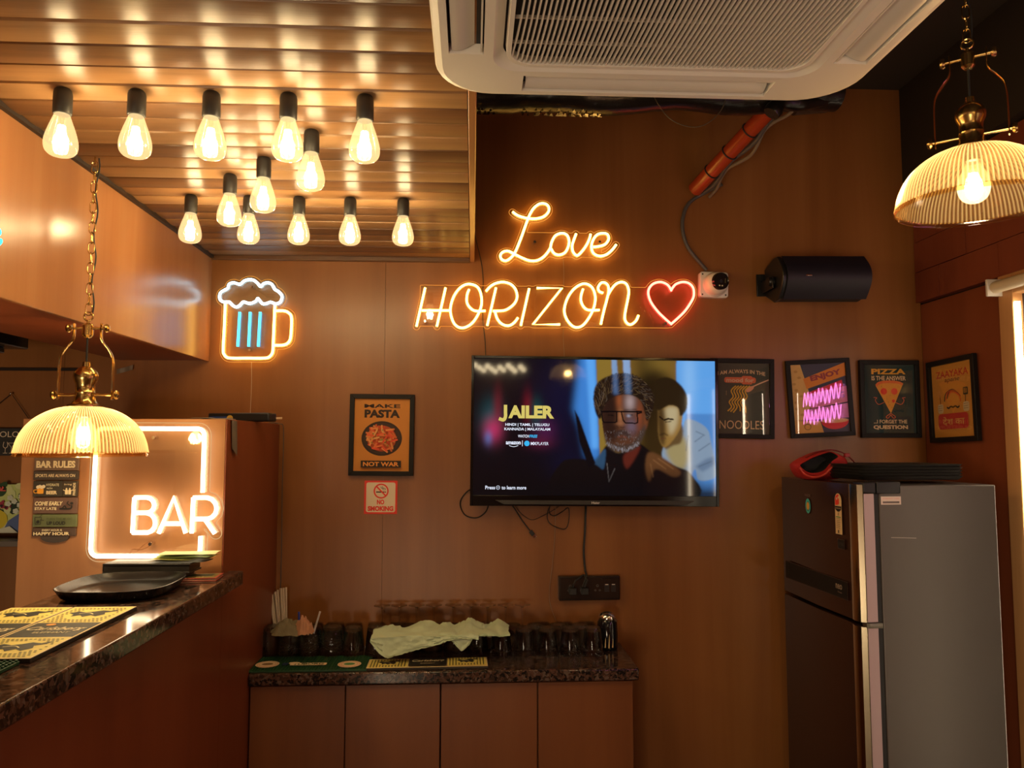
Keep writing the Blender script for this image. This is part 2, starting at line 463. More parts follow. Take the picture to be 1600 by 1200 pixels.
# lowered bar ceiling: backing slab with plank children
cl = struct('ceiling', MB().box(XS, -.006, -.2, YW, ZC + .014, ZC + .07), M_joint)
cl['label'] = 'lowered ceiling of glossy wood strips over the bar'
y = YW - .012; i = 0
pmesh = []
for m_ in (M_plankC, M_plankA, M_plankB):
    mb = MB(); pw = .0768
    prof = [(0, .006), (.002, .0005)]
    for q in range(9):
        t = q / 8; prof.append((.004 + t * (pw - .010), -.0026 * math.sin(PI * t) - .0012 * t))
    prof += [(pw - .003, .004), (pw - .003, .012), (0, .012)]
    mb.prism([(p[0], p[1]) for p in prof], XS + .004, -.014, 'yz')
    pmesh.append(mb.mesh('plank', m_, True, (0, 0, 0), 40))
while y > -.15:
    y -= .0803
    o = link('plank', pmesh[i % 3], cl, (0, y, ZC)); o.rotation_euler = (R((1.3, -.9, .2)[i % 3]), 0, 0); i += 1
struct('trim_2', MB().box(-.012, .006, -.2, YW, ZC - .012, ZC + .09), wood('edge_trim', [(.30, .13, .045), (.40, .18, .07)], 'y', .25, 20), .002)['label'] = 'narrow wood edge strip of the lowered ceiling'
struct('trim_3', MB().box(XS, -.012, YW - .016, YW - .001, ZC - .016, ZC + .012), M_plankA, .002)['label'] = 'wood strip where the lowered ceiling meets the wall'
# bulkhead over the bar, dark ceiling of the service bay behind it
bk = struct('trim_4', MB().box(XSL, XS - .012, -.6, YW, 1.918, ZC + .05), M_red); bk['label'] = 'wooden bulkhead over the bar counter'
struct('panel', MB().box(XS - .012, XS, -.6, YW, 1.914, ZC - .002), M_soffit, parent=bk, bev=.0015)
struct('trim_5', MB().box(XS, XS + .012, -.2, YW - .02, ZC - .012, ZC + .0), mat('shadow_gap', (.03, .015, .008), .6))['label'] = 'dark gap strip along the top of the bulkhead'
struct('ceiling', MB().box(-2.65, XSL, -.6, YW, 2.02, 2.08), M_dark)
# service bay wall details
struct('trim_6', MB().box(-2.6, -1.49, YW - .012, YW, 1.875, 1.885), M_joint)['label'] = 'thin groove strip high on the bay wall'

# window frame on the right wall beyond the fridge, with a light strip in its reveal
M_jamb = wood('jamb_wood', [(.50, .24, .09), (.62, .33, .14)], 'z', .35, 12)
def window(n, y0, y1, z0, z1):
    wn = struct('window_%d' % n, MB().box(XR + .06, XR + .075, y0, y1, z0, z1), mat('window_blind', (.75, .6, .4), .6))
    wn['label'] = 'wood framed window on the right wall lined with a bright light strip'
    jamb = MB()
    for a, b in ((y1, y1 + .07), (y0 - .07, y0)): jamb.box(XR - .022, XR + .06, a, b, z0 - .06, z1 + .07)
    struct('jamb', jamb, M_jamb, .002, parent=wn)
    struct('lintel', MB().box(XR - .022, XR + .06, y0, y1, z1, z1 + .07), M_jamb, .002, parent=wn)
    struct('sill', MB().box(XR - .022, XR + .06, y0, y1, z0 - .06, z0), M_jamb, .002, parent=wn)
    st = MB()
    for yy in (y0 + .012, y1 - .012): st.tube([(XR - .016, yy, z0), (XR - .016, yy, z1 - .03)], .0095, 8)
    struct('light_strip', st, glow('led_strip', (1, .84, .58), 14), parent=wn)
    return wn
wn1 = window(1, 1.90, 2.457, .25, 2.10)
window(2, -.50, .22, 1.0, 2.0)
# blind roller at the head of the window
rb = thing('roller_blind', 'rolled cream blind with bracket at the head of the window', 'blind', (XR - .050, 2.0, 2.128))
part('blind_roll', MB().lathe([(.0, -.5), (.02, -.5), (.02, .5), (.0, .5)], 20, axis='y'), mat('blind_cloth', (.75, .62, .42), .5), rb)
part('bracket', MB().box(-.024, .03, .505, .515, -.028, .03).lathe([(0, -.53), (.012, -.53), (.012, -.5), (0, -.5)], 12, axis='y'), M_white, rb, bev=.001)

# ============================================================ LARGE FURNITURE
# tall cabinet at the end of the bar
tc = thing('tall_cabinet', 'tall brown cabinet carrying the neon bar sign, joined to the bar end', 'cabinet', (-1.045, 2.7, 0))
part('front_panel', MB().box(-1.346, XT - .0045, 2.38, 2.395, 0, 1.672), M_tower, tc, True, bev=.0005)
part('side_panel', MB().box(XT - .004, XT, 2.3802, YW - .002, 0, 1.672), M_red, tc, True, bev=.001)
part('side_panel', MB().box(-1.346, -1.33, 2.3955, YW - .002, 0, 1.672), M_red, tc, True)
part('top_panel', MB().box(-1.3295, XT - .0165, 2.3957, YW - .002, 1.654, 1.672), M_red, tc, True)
# bar: body and granite top
bb = thing('bar_counter', 'red brown wood panelled front of the bar counter under the granite', 'counter', (-.9, 1.2, 0))
part('front_panel', MB().box(XT - .016, XT, -.6, 2.3798, 0, 1.167), M_red, bb, True)
part('carcass', MB().box(-1.05, XT - .0165, -.6, 2.379, 0, 1.167), M_cab, bb, True)
top = MB().prism([(-1.075, -.6), (-.705, -.6), (-.699, 2.43), (XT + .001, 2.43), (XT + .001, 2.378), (-1.075, 2.378)], 1.168, 1.21, 'xy')
single('bar_worktop', top, M_granite, 'speckled dark granite slab on the bar in front of the neon bar sign', 'worktop', (-.9, 1.2, 1.168), bev=.004, smooth=True)
# back counter: cabinets with doors and granite top
for n, (a, b, dd, lab) in enumerate((( -.742, -.1045, (-.742, -.4235, -.1045), 'left half of the low wood cabinet under the glasses'),
                                    (-.1035, .556, (-.1035, .226, .556), 'right half of the low wood cabinet under the glasses'))):
    c = thing('base_cabinet', lab, 'cabinet', ((a + b) / 2, 2.85, 0))
    part('carcass', MB().box(a + .001, b - .001, 2.705, YW - .002, 0, .789), M_cab, c, True)
    for p, q in zip(dd[:-1], dd[1:]):
        part('door', MB().box(p + .0025, q - .0025, 2.686, 2.704, .02, .784), M_cab, c, True, bev=.001)
single('counter_worktop', MB().box(XT + .002, .573, 2.668, YW - .002, .79, .83), M_granite, 'speckled dark granite slab on the low cabinets holding the glasses', 'worktop', (-.08, 2.85, .79), bev=.005)

# ============================================================ CEILING CASSETTE AIR CONDITIONER
ax0, ax1, ay1 = -.072, .752, 1.503; ay0 = ay1 - .824; acx, acy = (ax0 + ax1) / 2, (ay0 + ay1) / 2
ZA = 2.298
ac = thing('air_conditioner', 'large cream ceiling cassette air conditioner with slatted centre grille', 'air conditioner', (acx, acy, ZA))
# fascia: outer rounded square with openings for four louvres and a recessed centre
def ringface(mb, outer, inner, z0, z1):
    n = len(outer); V = [(x, y, z0) for x, y in outer] + [(x, y, z1) for x, y in inner]
    mb.add(V, [(i, (i + 1) % n, n + (i + 1) % n, n + i) for i in range(n)])
H = .412
def RQ(h, r, n=8): return rrect(-h, h, -h, h, r, n)
# rounded outer edge rising to the ceiling side
fas = MB()
rings = [(H - .004, .10, .022), (H, .105, .012), (H - .004, .105, .004), (H - .014, .10, 0.0)]
for (h0, r0, z0), (h1, r1, z1) in zip(rings[:-1], rings[1:]): ringface(fas, RQ(h0, r0), RQ(h1, r1), z0, z1)
# flat fascia between edge (h=.398) and the grille opening (h=.30), cut by four louvre slots
hi = .305
inner = RQ(hi, .05); outer = RQ(H - .014, .10)
slot0, slot1, sl = .322, .385, .245     # slot band and half length
def fq(pts): fas.add([(x, y, 0) for x, y in pts], [tuple(range(len(pts)))])
for q in range(4):
    a = q * PI / 2; ca, sa = math.cos(a), math.sin(a)
    ro = lambda P: [(x * ca - y * sa, x * sa + y * ca) for x, y in P]
    # side band towards +x
    hh = H - .014
    fq(ro([(slot1, -sl), (hh, -sl), (hh, sl), (slot1, sl)]))
    fq(ro([(hi, -sl), (slot0, -sl), (slot0, sl), (hi, sl)]))
    # corner patch
    n = 8
    oc = [(hh - .10 + .10 * math.cos(PI / 2 * k / n), hh - .10 + .10 * math.sin(PI / 2 * k / n)) for k in range(n + 1)]
    ic = [(hi - .05 + .05 * math.cos(PI / 2 * k / n), hi - .05 + .05 * math.sin(PI / 2 * k / n)) for k in range(n + 1)]
    poly = ro([(hi, sl), (slot0, sl), (slot1, sl), (hh, sl)] + oc + [(sl, hh), (sl, slot1), (sl, slot0), (sl, hi)] + ic[::-1])
    fq(poly)
    # slot walls
    P = ro([(slot0, -sl), (slot1, -sl), (slot1, sl), (slot0, sl)])
    fas.add([(x, y, 0) for x, y in P] + [(x, y, .020) for x, y in P], [(i, (i + 1) % 4, 4 + (i + 1) % 4, 4 + i) for i in range(4)])
# recess wall down to the grille
ringface(fas, RQ(hi, .05), RQ(hi - .018, .045), 0, .016)
part('fascia', fas, M_white, ac, angle=50)
part('housing', MB().box(.085, .40, -.39, .39, .0235, .30), mat('galvanised_steel', (.35, .33, .30), .4, .8), ac)
part('inner_tray', MB().box(-.39, .39, -.39, .39, .0205, .0225), M_blackm, ac)
for q in range(4):
    a = q * PI / 2; ca, sa = math.cos(a), math.sin(a)
    def tr(mb):
        mb.v = [(x * ca - y * sa, x * sa + y * ca, z) for x, y, z in mb.v]; return mb
    prof = [(slot0 + .017 + .040 * t, .017 - .022 * math.sin(PI * .5 * t) + .008 * t) for t in [k / 8 for k in range(9)]]
    prof2 = [(x + .001, z + .003) for x, z in prof[::-1]]
    part('louvre', tr(MB().prism([(x, z) for x, z in prof + prof2], -sl + .006, sl - .006, 'xz')), M_cream, ac)
    part('vane', tr(MB().box(slot0 + .003, slot0 + .006, -sl + .004, sl - .004, .001, .02)), M_cream, ac)
# grille: rim, cross bars and bowed slats
hg = .283
rim = MB(); zz = .0
ringface(rim, RQ(hg, .045), RQ(hg - .002, .044), .016, -.002); ringface(rim, RQ(hg - .002, .044), RQ(hg - .010, .04), -.002, -.002)
ringface(rim, RQ(hg - .010, .04), RQ(hg - .011, .04), -.002, .014)
part('grille_rim', rim, M_white, ac)
cb = MB()
for yy in (-.22, -.13, -.04, .05, .135, .215): cb.box(-hg + .012, hg - .012, yy - .002, yy + .002, .007, .012)
part('cross_bar', cb, M_cream, ac)
# bell mouth plate behind the right part of the grille
plate = []
for k in range(13):
    t = k / 12; plate.append((-.02 + .035 * math.sin(PI * t * .5) + .02 * t, .27 - .54 * t))
part('filter_plate', MB().prism(plate + [(.272, -.27), (.272, .27)], .0155, .0175, 'xy'), mat('filter_brown', (.16, .12, .10), .5), ac)
smb = {}
ns = 62
for k in range(ns):
    x = -hg + .016 + (2 * hg - .032) * k / (ns - 1)
    d = .045
    xx = abs(x) - (hg - .010 - d); ymax = hg - .011 - (0 if xx <= 0 else d - math.sqrt(max(d * d - xx * xx, 0)))
    key = round(ymax, 3)
    if key not in smb:
        mb = MB(); n = 9; V = []; Fs = []
        for i in range(n):
            t = -1 + 2 * i / (n - 1); yy = t * ymax; bx = .012 * t * t - .008
            for dx, z in ((-.0014, -.001), (.0014, -.001), (.0009, .007), (-.0009, .007)): V.append((dx + bx * (-1), yy, z))
        for i in range(n - 1):
            for c in range(4): Fs.append((4 * i + c, 4 * i + (c + 1) % 4, 4 * i + 4 + (c + 1) % 4, 4 * i + 4 + c))
        mb.add(V, Fs); smb[key] = mb.mesh('slat', M_cream, False)
    link('slat', smb[key], ac, (x, 0, 0))
# ============================================================ FILAMENT BULBS
def make_bulb():
    t = thing('filament_bulb', '', 'light bulb', (0, 0, 0), group='filament bulbs under the wood ceiling')
    part('socket', MB().lathe([(0, 0), (.0135, 0), (.0168, -.004), (.0182, -.011), (.0182, -.052), (.0165, -.0545), (0, -.0545)], 24), M_sock, t)
    prof = [(.0125, -.050), (.0150, -.056), (.0200, -.070), (.0262, -.088), (.0308, -.105), (.0322, -.118), (.0300, -.130), (.0225, -.1385), (.0110, -.1425), (.0, -.1435)]
    pr = []
    sp = smooth_path([(a, 0, b) for a, b in prof], 3)
    pr = [(max(p.x, 0), p.z) for p in sp]
    part('glass_bulb', MB().lathe(pr, 28), glassy('amber_bulb_glass', (1, .95, .80), (.95, .80, .50), .03, 1.45, emit=(1, .76, .38), estr=.50), t)
    fl = MB()
    for k in range(6):
        a = 2 * PI * k / 6
        fl.tube([(.0045 * math.cos(a), .0045 * math.sin(a), -.078), (.0115 * math.cos(a + .35), .0115 * math.sin(a + .35), -.126)], .0030, 6)
    part('filament', fl, glow('filament_glow', (1, .80, .48), 38), t)
    part('stem', MB().lathe([(.0055, -.052), (.0045, -.070), (.002, -.076), (.0015, -.122), (0, -.124)], 10), glassy('stem_glass', (1, .95, .85), (.8, .7, .5)), t)
    l = bpy.data.lights.new('bulb_light', 'POINT'); l.energy = BULB_W; l.color = (1, .80, .50); l.shadow_soft_size = .016
    lo = bpy.data.objects.new('bulb_light', l); col.objects.link(lo); lo.parent = t; lo.location = (0, 0, -.104)
    return t
ords = ['leftmost', 'second from the left', 'middle', 'second from the right', 'rightmost']
bulbs = [(x, 1.58, 'clear teardrop filament bulb, %s of the front row on the wood ceiling' % ords[i]) for i, x in enumerate((-.846, -.697, -.545, -.387, -.228))]
bulbs += [(x, 2.263, 'clear teardrop filament bulb, %s of the back row on the wood ceiling' % ords[i]) for i, x in enumerate((-.831, -.662, -.516, -.366, -.209))]
bulbs += [(-.378, 1.768, 'filament bulb between the rows, the one nearest the front row'), (-.535, 1.946, 'filament bulb between the rows, middle one of the slanting three'), (-.661, 2.079, 'filament bulb between the rows, the one nearest the back row')]
b0 = make_bulb()
for i, (x, y, lab) in enumerate(bulbs):
    o = b0 if i == 0 else copy_tree(b0)
    o.location = (x, y, ZC - .002); o['label'] = lab
    o.rotation_euler = (0, 0, random.random() * 6)

# ============================================================ PENDANT LAMPS
def shade_material():
    """pressed glass: bright and dark amber stripes imitate the shading of its ribs"""
    m = bpy.data.materials.new('ribbed_shade_glass'); m.use_nodes = True; n, l = nt(m)
    for x in list(n): n.remove(x)
    out = n.new('ShaderNodeOutputMaterial'); tc = n.new('ShaderNodeTexCoord'); sp_ = n.new('ShaderNodeSeparateXYZ'); l.new(tc.outputs['Object'], sp_.inputs[0])
    def M(op, a, b=None):
        q = n.new('ShaderNodeMath'); q.operation = op
        for i, v in enumerate((a, b)):
            if v is None: continue
            if isinstance(v, (int, float)): q.inputs[i].default_value = v
            else: l.new(v, q.inputs[i])
        return q.outputs[0]
    s_ = M('MULTIPLY_ADD', M('COSINE', M('MULTIPLY', M('ARCTAN2', sp_.outputs[1], sp_.outputs[0]), 108)), .5); n[-1].inputs[2].default_value = .5
    s_ = M('POWER', s_, 1.6)
    tr = n.new('ShaderNodeBsdfTransparent'); tr.inputs[0].default_value = (.92, .74, .46, 1)
    c = n.new('ShaderNodeMixRGB'); l.new(s_, c.inputs[0]); c.inputs[1].default_value = (.24, .14, .05, 1); c.inputs[2].default_value = (.95, .74, .46, 1)  # light and dark stripe colours painted in for rib shading
    tl = n.new('ShaderNodeBsdfTranslucent'); l.new(c.outputs[0], tl.inputs[0])
    mx = n.new('ShaderNodeMixShader'); mx.inputs[0].default_value = .44; l.new(tr.outputs[0], mx.inputs[1]); l.new(tl.outputs[0], mx.inputs[2])
    df = n.new('ShaderNodeBsdfDiffuse'); l.new(c.outputs[0], df.inputs[0]); m2 = n.new('ShaderNodeMixShader'); m2.inputs[0].default_value = .12; l.new(mx.outputs[0], m2.inputs[1]); l.new(df.outputs[0], m2.inputs[2])
    gl = n.new('ShaderNodeBsdfGlossy'); gl.inputs['Roughness'].default_value = .12
    lw = n.new('ShaderNodeLayerWeight'); lw.inputs['Blend'].default_value = .5
    fr = M('MULTIPLY_ADD', M('POWER', lw.outputs['Facing'], 3.5), .9); n[-1].inputs[2].default_value = .06
    m3 = n.new('ShaderNodeMixShader'); l.new(fr, m3.inputs[0]); l.new(m2.outputs[0], m3.inputs[1]); l.new(gl.outputs[0], m3.inputs[2]); l.new(m3.outputs[0], out.inputs[0])
    return m
M_shade = shade_material()
def make_pendant(chain_n):
    """origin at the centre of the shade's rim, z up"""
    t = thing('pendant_lamp', '', 'lamp')
    prof = [(.148, 0), (.1495, .002), (.1475, .006), (.1455, .012), (.142, .030), (.134, .052), (.122, .072), (.104, .091), (.082, .106), (.058, .116), (.036, .121)]
    sp = smooth_path([(a, 0, b) for a, b in prof[2:]], 2)
    part('glass_shade', MB().lathe([(p.x, p.z) for p in sp], 432, rib=.017, nrib=108), M_shade, t)
    part('shade_rim', MB().lathe([(.1485, .003), (.1505, .0), (.1495, -.003), (.147, -.0025), (.1455, .002), (.1465, .008), (.1485, .003)], 72), glassy('rim_glass', (.98, .86, .6), (.9, .6, .25), .05, 1.5, emit=(1, .6, .2), estr=.0), t)
    cap = [(.040, .117), (.040, .124), (.030, .128), (.0245, .136), (.0225, .152), (.0235, .156), (.0215, .158), (.0225, .176), (.0275, .186), (.0290, .196), (.0265, .206), (.018, .216), (.0095, .221), (.0085, .232), (.004, .234), (0, .234)]
    part('brass_cap', MB().lathe(cap, 28), M_brass, t, angle=50)
    # cross pins with end knobs
    for z, w_ in ((.150, .076), (.318, .046)):
        pins = MB()
        pins.tube([(-w_, 0, z), (w_, 0, z)], .0032, 10)
        for s_ in (-1, 1):
            pins.lathe([(0, s_ * (w_ + .007)), (.009, s_ * (w_ + .005)), (.0115, s_ * w_), (.009, s_ * (w_ - .004)), (.004, s_ * (w_ - .005))], 14, (0, 0, z), 'x')
        part('cross_pin', pins, M_brass, t)
    for s_ in (-1, 1):
        pts = smooth_path([(s_ * .066, 0, .138), (s_ * .066, 0, .20), (s_ * .0635, 0, .243), (s_ * .050, 0, .268), (s_ * .036, 0, .286), (s_ * .033, 0, .305), (s_ * .034, 0, .330)], 5)
        part('yoke_arm', MB().tube(pts, .0075, 8, flat=.22, up=(1, 0, 0)), M_brass, t)
    part('hook', MB().lathe([(0, .292), (.008, .294), (.013, .300), (.013, .325), (.010, .329), (.004, .331), (.004, .339), (0, .339)], 18)
         .tube([(.011 * math.cos(a), 0, .348 + .011 * math.sin(a)) for a in [2 * PI * k / 16 for k in range(16)]], .0024, 8, True), M_brass, t)
    part('cord', MB().tube([(0, 0, .232), (0, 0, .294)], .0025, 8), M_blackm, t)
    ln = .021
    lm = MB().tube([(.0068 * (1 if abs(a) < 0 else math.copysign(min(abs(math.cos(a)) * 1.35, 1), math.cos(a))), 0, .0155 * math.sin(a)) for a in [2 * PI * (k + .5) / 16 for k in range(16)]], .0015, 6, True).mesh('chain_link', M_brass)
    for k in range(chain_n):
        o = link('chain_link', lm, t, (0, 0, .366 + k * .0262)); o.rotation_euler = (0, 0, (PI / 2 if k % 2 else 0) + .25)
    zt = .366 + chain_n * .0262
    part('supply_cord', MB().tube([(.006 + .004 * math.sin(k * .9), .005, .35 + (zt - .35) * k / 24) for k in range(25)], .0019, 6), M_blackm, t)
    bp = [(.013, .092), (.017, .082), (.0245, .068), (.030, .050), (.030, .034), (.024, .018), (.012, .009), (0, .007)]
    sp = smooth_path([(a, 0, b) for a, b in bp], 3)
    bl = part('light_bulb', MB().lathe([(max(p.x, 0), p.z) for p in sp], 24), glassy('pendant_bulb_glass', (1, .93, .75), (.95, .8, .5), .05, 1.45, emit=(1, .78, .45), estr=1.1), t)
    part('bulb_base', MB().lathe([(0, .117), (.018, .117), (.018, .095), (.013, .092)], 16), M_sock, t)
    fl = MB()
    for k in range(6):
        a = 2 * PI * k / 6; fl.tube([(.005 * math.cos(a), .005 * math.sin(a), .070), (.012 * math.cos(a), .012 * math.sin(a), .026)], .003, 6)
    part('filament', fl, glow('pendant_filament', (1, .84, .55), 45), bl)
    l = bpy.data.lights.new('pendant_light', 'POINT'); l.energy = PENDANT_W; l.color = (1, .79, .50); l.shadow_soft_size = .02
    lo = bpy.data.objects.new('pendant_light', l); col.objects.link(lo); lo.parent = t; lo.location = (0, 0, .046)
    return t, zt
p1 = at(129, 711, Y=1.97)
n1 = int((ZC - p1.z - .366) / .0262)
pl, zt = make_pendant(n1)
pl.location = (p1.x, 1.97, p1.z); pl['label'] = 'brass and ribbed glass pendant lamp hanging in front of the neon bar sign'
part('ceiling_hook', MB().tube([(0, 0, zt - .02), (0, 0, ZC - p1.z)], .002, 6), M_brass, pl)
p2 = at(1523, 323, Y=1.50)
n2 = int((ZU - p2.z - .366) / .0262)
pr_, zt = make_pendant(n2)
pr_.location = (p2.x, 1.50, p2.z); pr_.rotation_euler = (0, 0, R(-38)); pr_['label'] = 'brass and ribbed glass pendant lamp hanging high beside the air conditioner'
for (x, y, lab) in ((.78, -.35, 'ribbed glass pendant lamp just behind the photographer'), (-.72, -1.5, 'ribbed glass pendant lamp at the back of the dining room')):
    copy_tree(pr_, loc=(x, y, p2.z), label=lab)

# globe string lights over the dining side, behind the photographer (they show as dots in the screen)
gmesh = MB().lathe([(0, 0), (.012, 0), (.012, -.03), (0, -.03)], 12).tube([(0, 0, 0), (0, 0, .73)], .002, 6).mesh('string_light', M_sock)
ggl = MB().ball((0, 0, -.052), .026, 16, 10).mesh('globe', glow('globe_glow', (1, .78, .45), 18))
for i in range(13):
    t = thing('string_light', 'warm globe light hanging over the dining side behind the photographer, %d metres back' % 2, 'light bulb', (.02 + .52 * ((i * .618) % 1), -1.35 - .06 * i, 2.34), group='globe lights over the dining side')
    t['label'] = 'warm globe light behind the photographer, %s from the screen' % ('nearest', 'second', 'third', 'fourth', 'fifth', 'sixth', 'seventh', 'eighth', 'ninth', 'tenth', 'eleventh', 'twelfth', 'farthest')[i]
    link('socket', gmesh, t); link('globe', ggl, t)

# ============================================================ NEON SIGNS
def contour(segs, r, rects=(), step=.0028):
    """outline of everything closer than r to the strokes (plus rectangles), as closed loops"""
    S = np.array(segs); a = S[:, 0]; b = S[:, 1]
    lo = np.minimum(a, b).min(0) - r - .01; hi = np.maximum(a, b).max(0) + r + .01
    for x0, x1, y0, y1 in rects: lo = np.minimum(lo, (x0 - .01, y0 - .01)); hi = np.maximum(hi, (x1 + .01, y1 + .01))
    nx, ny = int((hi[0] - lo[0]) / step) + 2, int((hi[1] - lo[1]) / step) + 2
    X = lo[0] + np.arange(nx) * step; Y = lo[1] + np.arange(ny) * step
    GX, GY = np.meshgrid(X, Y); D = np.full(GX.shape, 9.0)
    for p, q in zip(a, b):
        d = q - p; L = max(d @ d, 1e-12)
        t = np.clip(((GX - p[0]) * d[0] + (GY - p[1]) * d[1]) / L, 0, 1)
        D = np.minimum(D, np.hypot(GX - p[0] - t * d[0], GY - p[1] - t * d[1]))
    D -= r
    for x0, x1, y0, y1 in rects:
        D = np.minimum(D, np.maximum(np.maximum(x0 - GX, GX - x1), np.maximum(y0 - GY, GY - y1)))
    ins = D < 0; nxt = {}; P = {}
    def vtx(i, j, k):     # edge vertex; k 0 = along x, 1 = along y
        key = (i, j, k)
        if key not in P:
            d0 = D[j, i]; d1 = D[j, i + 1] if k == 0 else D[j + 1, i]; t = d0 / (d0 - d1)
            P[key] = (X[i] + (t * step if k == 0 else 0), Y[j] + (t * step if k else 0))
        return key
    case = ins[:-1, :-1] * 1 + ins[:-1, 1:] * 2 + ins[1:, 1:] * 4 + ins[1:, :-1] * 8
    for j, i in zip(*np.nonzero((case > 0) & (case < 15))):
        c = case[j, i]; B, Rr, T, L_ = (i, j, 0), (i + 1, j, 1), (i, j + 1, 0), (i, j, 1)
        tab = {1: [(B, L_)], 2: [(Rr, B)], 4: [(T, Rr)], 8: [(L_, T)], 3: [(Rr, L_)], 6: [(T, B)], 12: [(L_, Rr)], 9: [(B, T)],
               7: [(T, L_)], 14: [(L_, B)], 13: [(B, Rr)], 11: [(Rr, T)], 5: [(B, L_), (T, Rr)], 10: [(Rr, B), (L_, T)]}[c]
        for s_, e_ in tab: nxt[vtx(*s_)] = vtx(*e_)
    loops = []
    while nxt:
        k0 = next(iter(nxt)); k = k0; lp = []
        while k in nxt: lp.append(P[k]); k = nxt.pop(k)
        if len(lp) > 20:
            A = sum(lp[i][0] * lp[(i + 1) % len(lp)][1] - lp[(i + 1) % len(lp)][0] * lp[i][1] for i in range(len(lp))) / 2
            loops.append((abs(A), lp))
    loops.sort(key=lambda t: -t[0])
    if not loops: return []
    out = [loops[0][1]]
    bx = np.array(loops[0][1]); 
    for A, lp in loops[1:]:      # keep only separate islands, drop holes
        p = lp[0]; x, y = p; c = False; q = loops[0][1]
        for i in range(len(q)):
            (x1, y1), (x2, y2) = q[i], q[i - 1]
            if (y1 > y) != (y2 > y) and x < (x2 - x1) * (y - y1) / (y2 - y1) + x1: c = not c
        if not c: out.append(lp)
    return out
def neon(name, label, Yp, strokes, r, pad, edge_mat, rects_px=(), screws=(), wall=YW):
    """strokes: list of (pixel points, closed, smooth, material, part name)"""
    segs = []; W = []
    for pts, closed, sm, m, nm in strokes:
        w3 = [at(px, py, Y=Yp) for px, py in pts]
        w3 = smooth_path(w3, 6, closed) if sm else w3
        W.append((w3, closed, m, nm))
        n = len(w3)
        for i in range(n if closed else n - 1):
            a, b = w3[i], w3[(i + 1) % n]; segs.append(((a.x, a.z), (b.x, b.z)))
    rects = []
    for x0, y0, x1, y1 in rects_px:
        a, b = at(x0, y1, Y=Yp), at(x1, y0, Y=Yp); rects.append((a.x, b.x, a.z, b.z))
    xs = [p[0] for s_ in segs for p in s_]; zs = [p[1] for s_ in segs for p in s_]
    cx, cz = (min(xs) + max(xs)) / 2, min(zs)
    t = thing(name, label, 'neon sign', (cx, Yp, cz))
    for w3, closed, m, nm in W:
        part('light_tube', MB().tube([(p.x, p.y, p.z) for p in w3], r, 8, closed), m, t, True, label=nm)
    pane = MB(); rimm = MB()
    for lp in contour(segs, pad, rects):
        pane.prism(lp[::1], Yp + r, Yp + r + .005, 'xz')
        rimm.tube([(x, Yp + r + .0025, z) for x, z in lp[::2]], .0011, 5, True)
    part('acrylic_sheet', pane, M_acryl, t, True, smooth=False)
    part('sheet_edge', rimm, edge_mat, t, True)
    for px, py in screws:
        p = at(px, py, Y=Yp + r)
        part('standoff', MB().lathe([(0, .004), (.005, .004), (.006, .001), (.006, -(wall - Yp - r)), (0, -(wall - Yp - r))], 14, (p.x, Yp + r, p.z), 'y'), M_chrome, t, True)
    return t
Zm = lambda pts, ox, oy, sc: [(ox + x / sc, oy + y / sc) for x, y in pts]
N_or = glow('orange_neon', (1, .52, .085), 11.5)
N_red = glow('red_neon', (1, .085, .055), 12.5)
N_wh = glow('warm_white_neon', (1, .78, .48), 8.5)
N_cw = glow('cool_white_neon', (.55, .88, 1), 6)
N_bl = glow('blue_neon', (.06, .55, 1), 4)
E_or = glow('edge_lit_orange', (1, .40, .06), .9)  # sheet edges emit to imitate tube light carried through the acrylic
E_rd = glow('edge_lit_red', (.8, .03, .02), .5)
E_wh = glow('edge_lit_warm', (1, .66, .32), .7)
L_ = lambda pts, cl=False, sm=True, m=N_or, nm=None: (Zm(pts, 770, 300, 7.62), cl, sm, m, nm)
neon('neon_love_sign', 'orange neon script reading Love, above the longer neon word', YW - .03, [
    L_([(235,235),(300,280),(400,310),(500,318),(600,295),(660,240),(668,185),(630,142),(560,140),(490,190),(440,270),(400,370),(350,510),(300,640),(255,735),(200,795),(150,818),(105,800),(90,755),(120,715),(180,702),(250,735),(340,780),(430,815),(510,818),(580,790),(640,735),(685,665),(700,600),(745,520),(820,490),(880,510),(907,570),(900,645),(860,720),(790,748),(730,730),(695,675)], nm='Love letters L and o'),
    L_([(993,495),(965,570),(945,640),(955,710),(1000,755),(1050,720),(1110,640),(1150,560),(1165,500)]),
    L_([(1195,655),(1270,645),(1340,620),(1380,560),(1365,505),(1310,490),(1240,510),(1190,580),(1175,660),(1200,730),(1270,762),(1350,745),(1420,690),(1470,625)])],
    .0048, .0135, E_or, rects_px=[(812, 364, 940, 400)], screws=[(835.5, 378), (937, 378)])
A_ = lambda pts, cl=False, sm=True, m=N_or: (Zm(pts, 640, 425, 8), cl, sm, m, None)
B_ = lambda pts, cl=False, sm=True, m=N_or: (Zm(pts, 800, 425, 8), cl, sm, m, None)
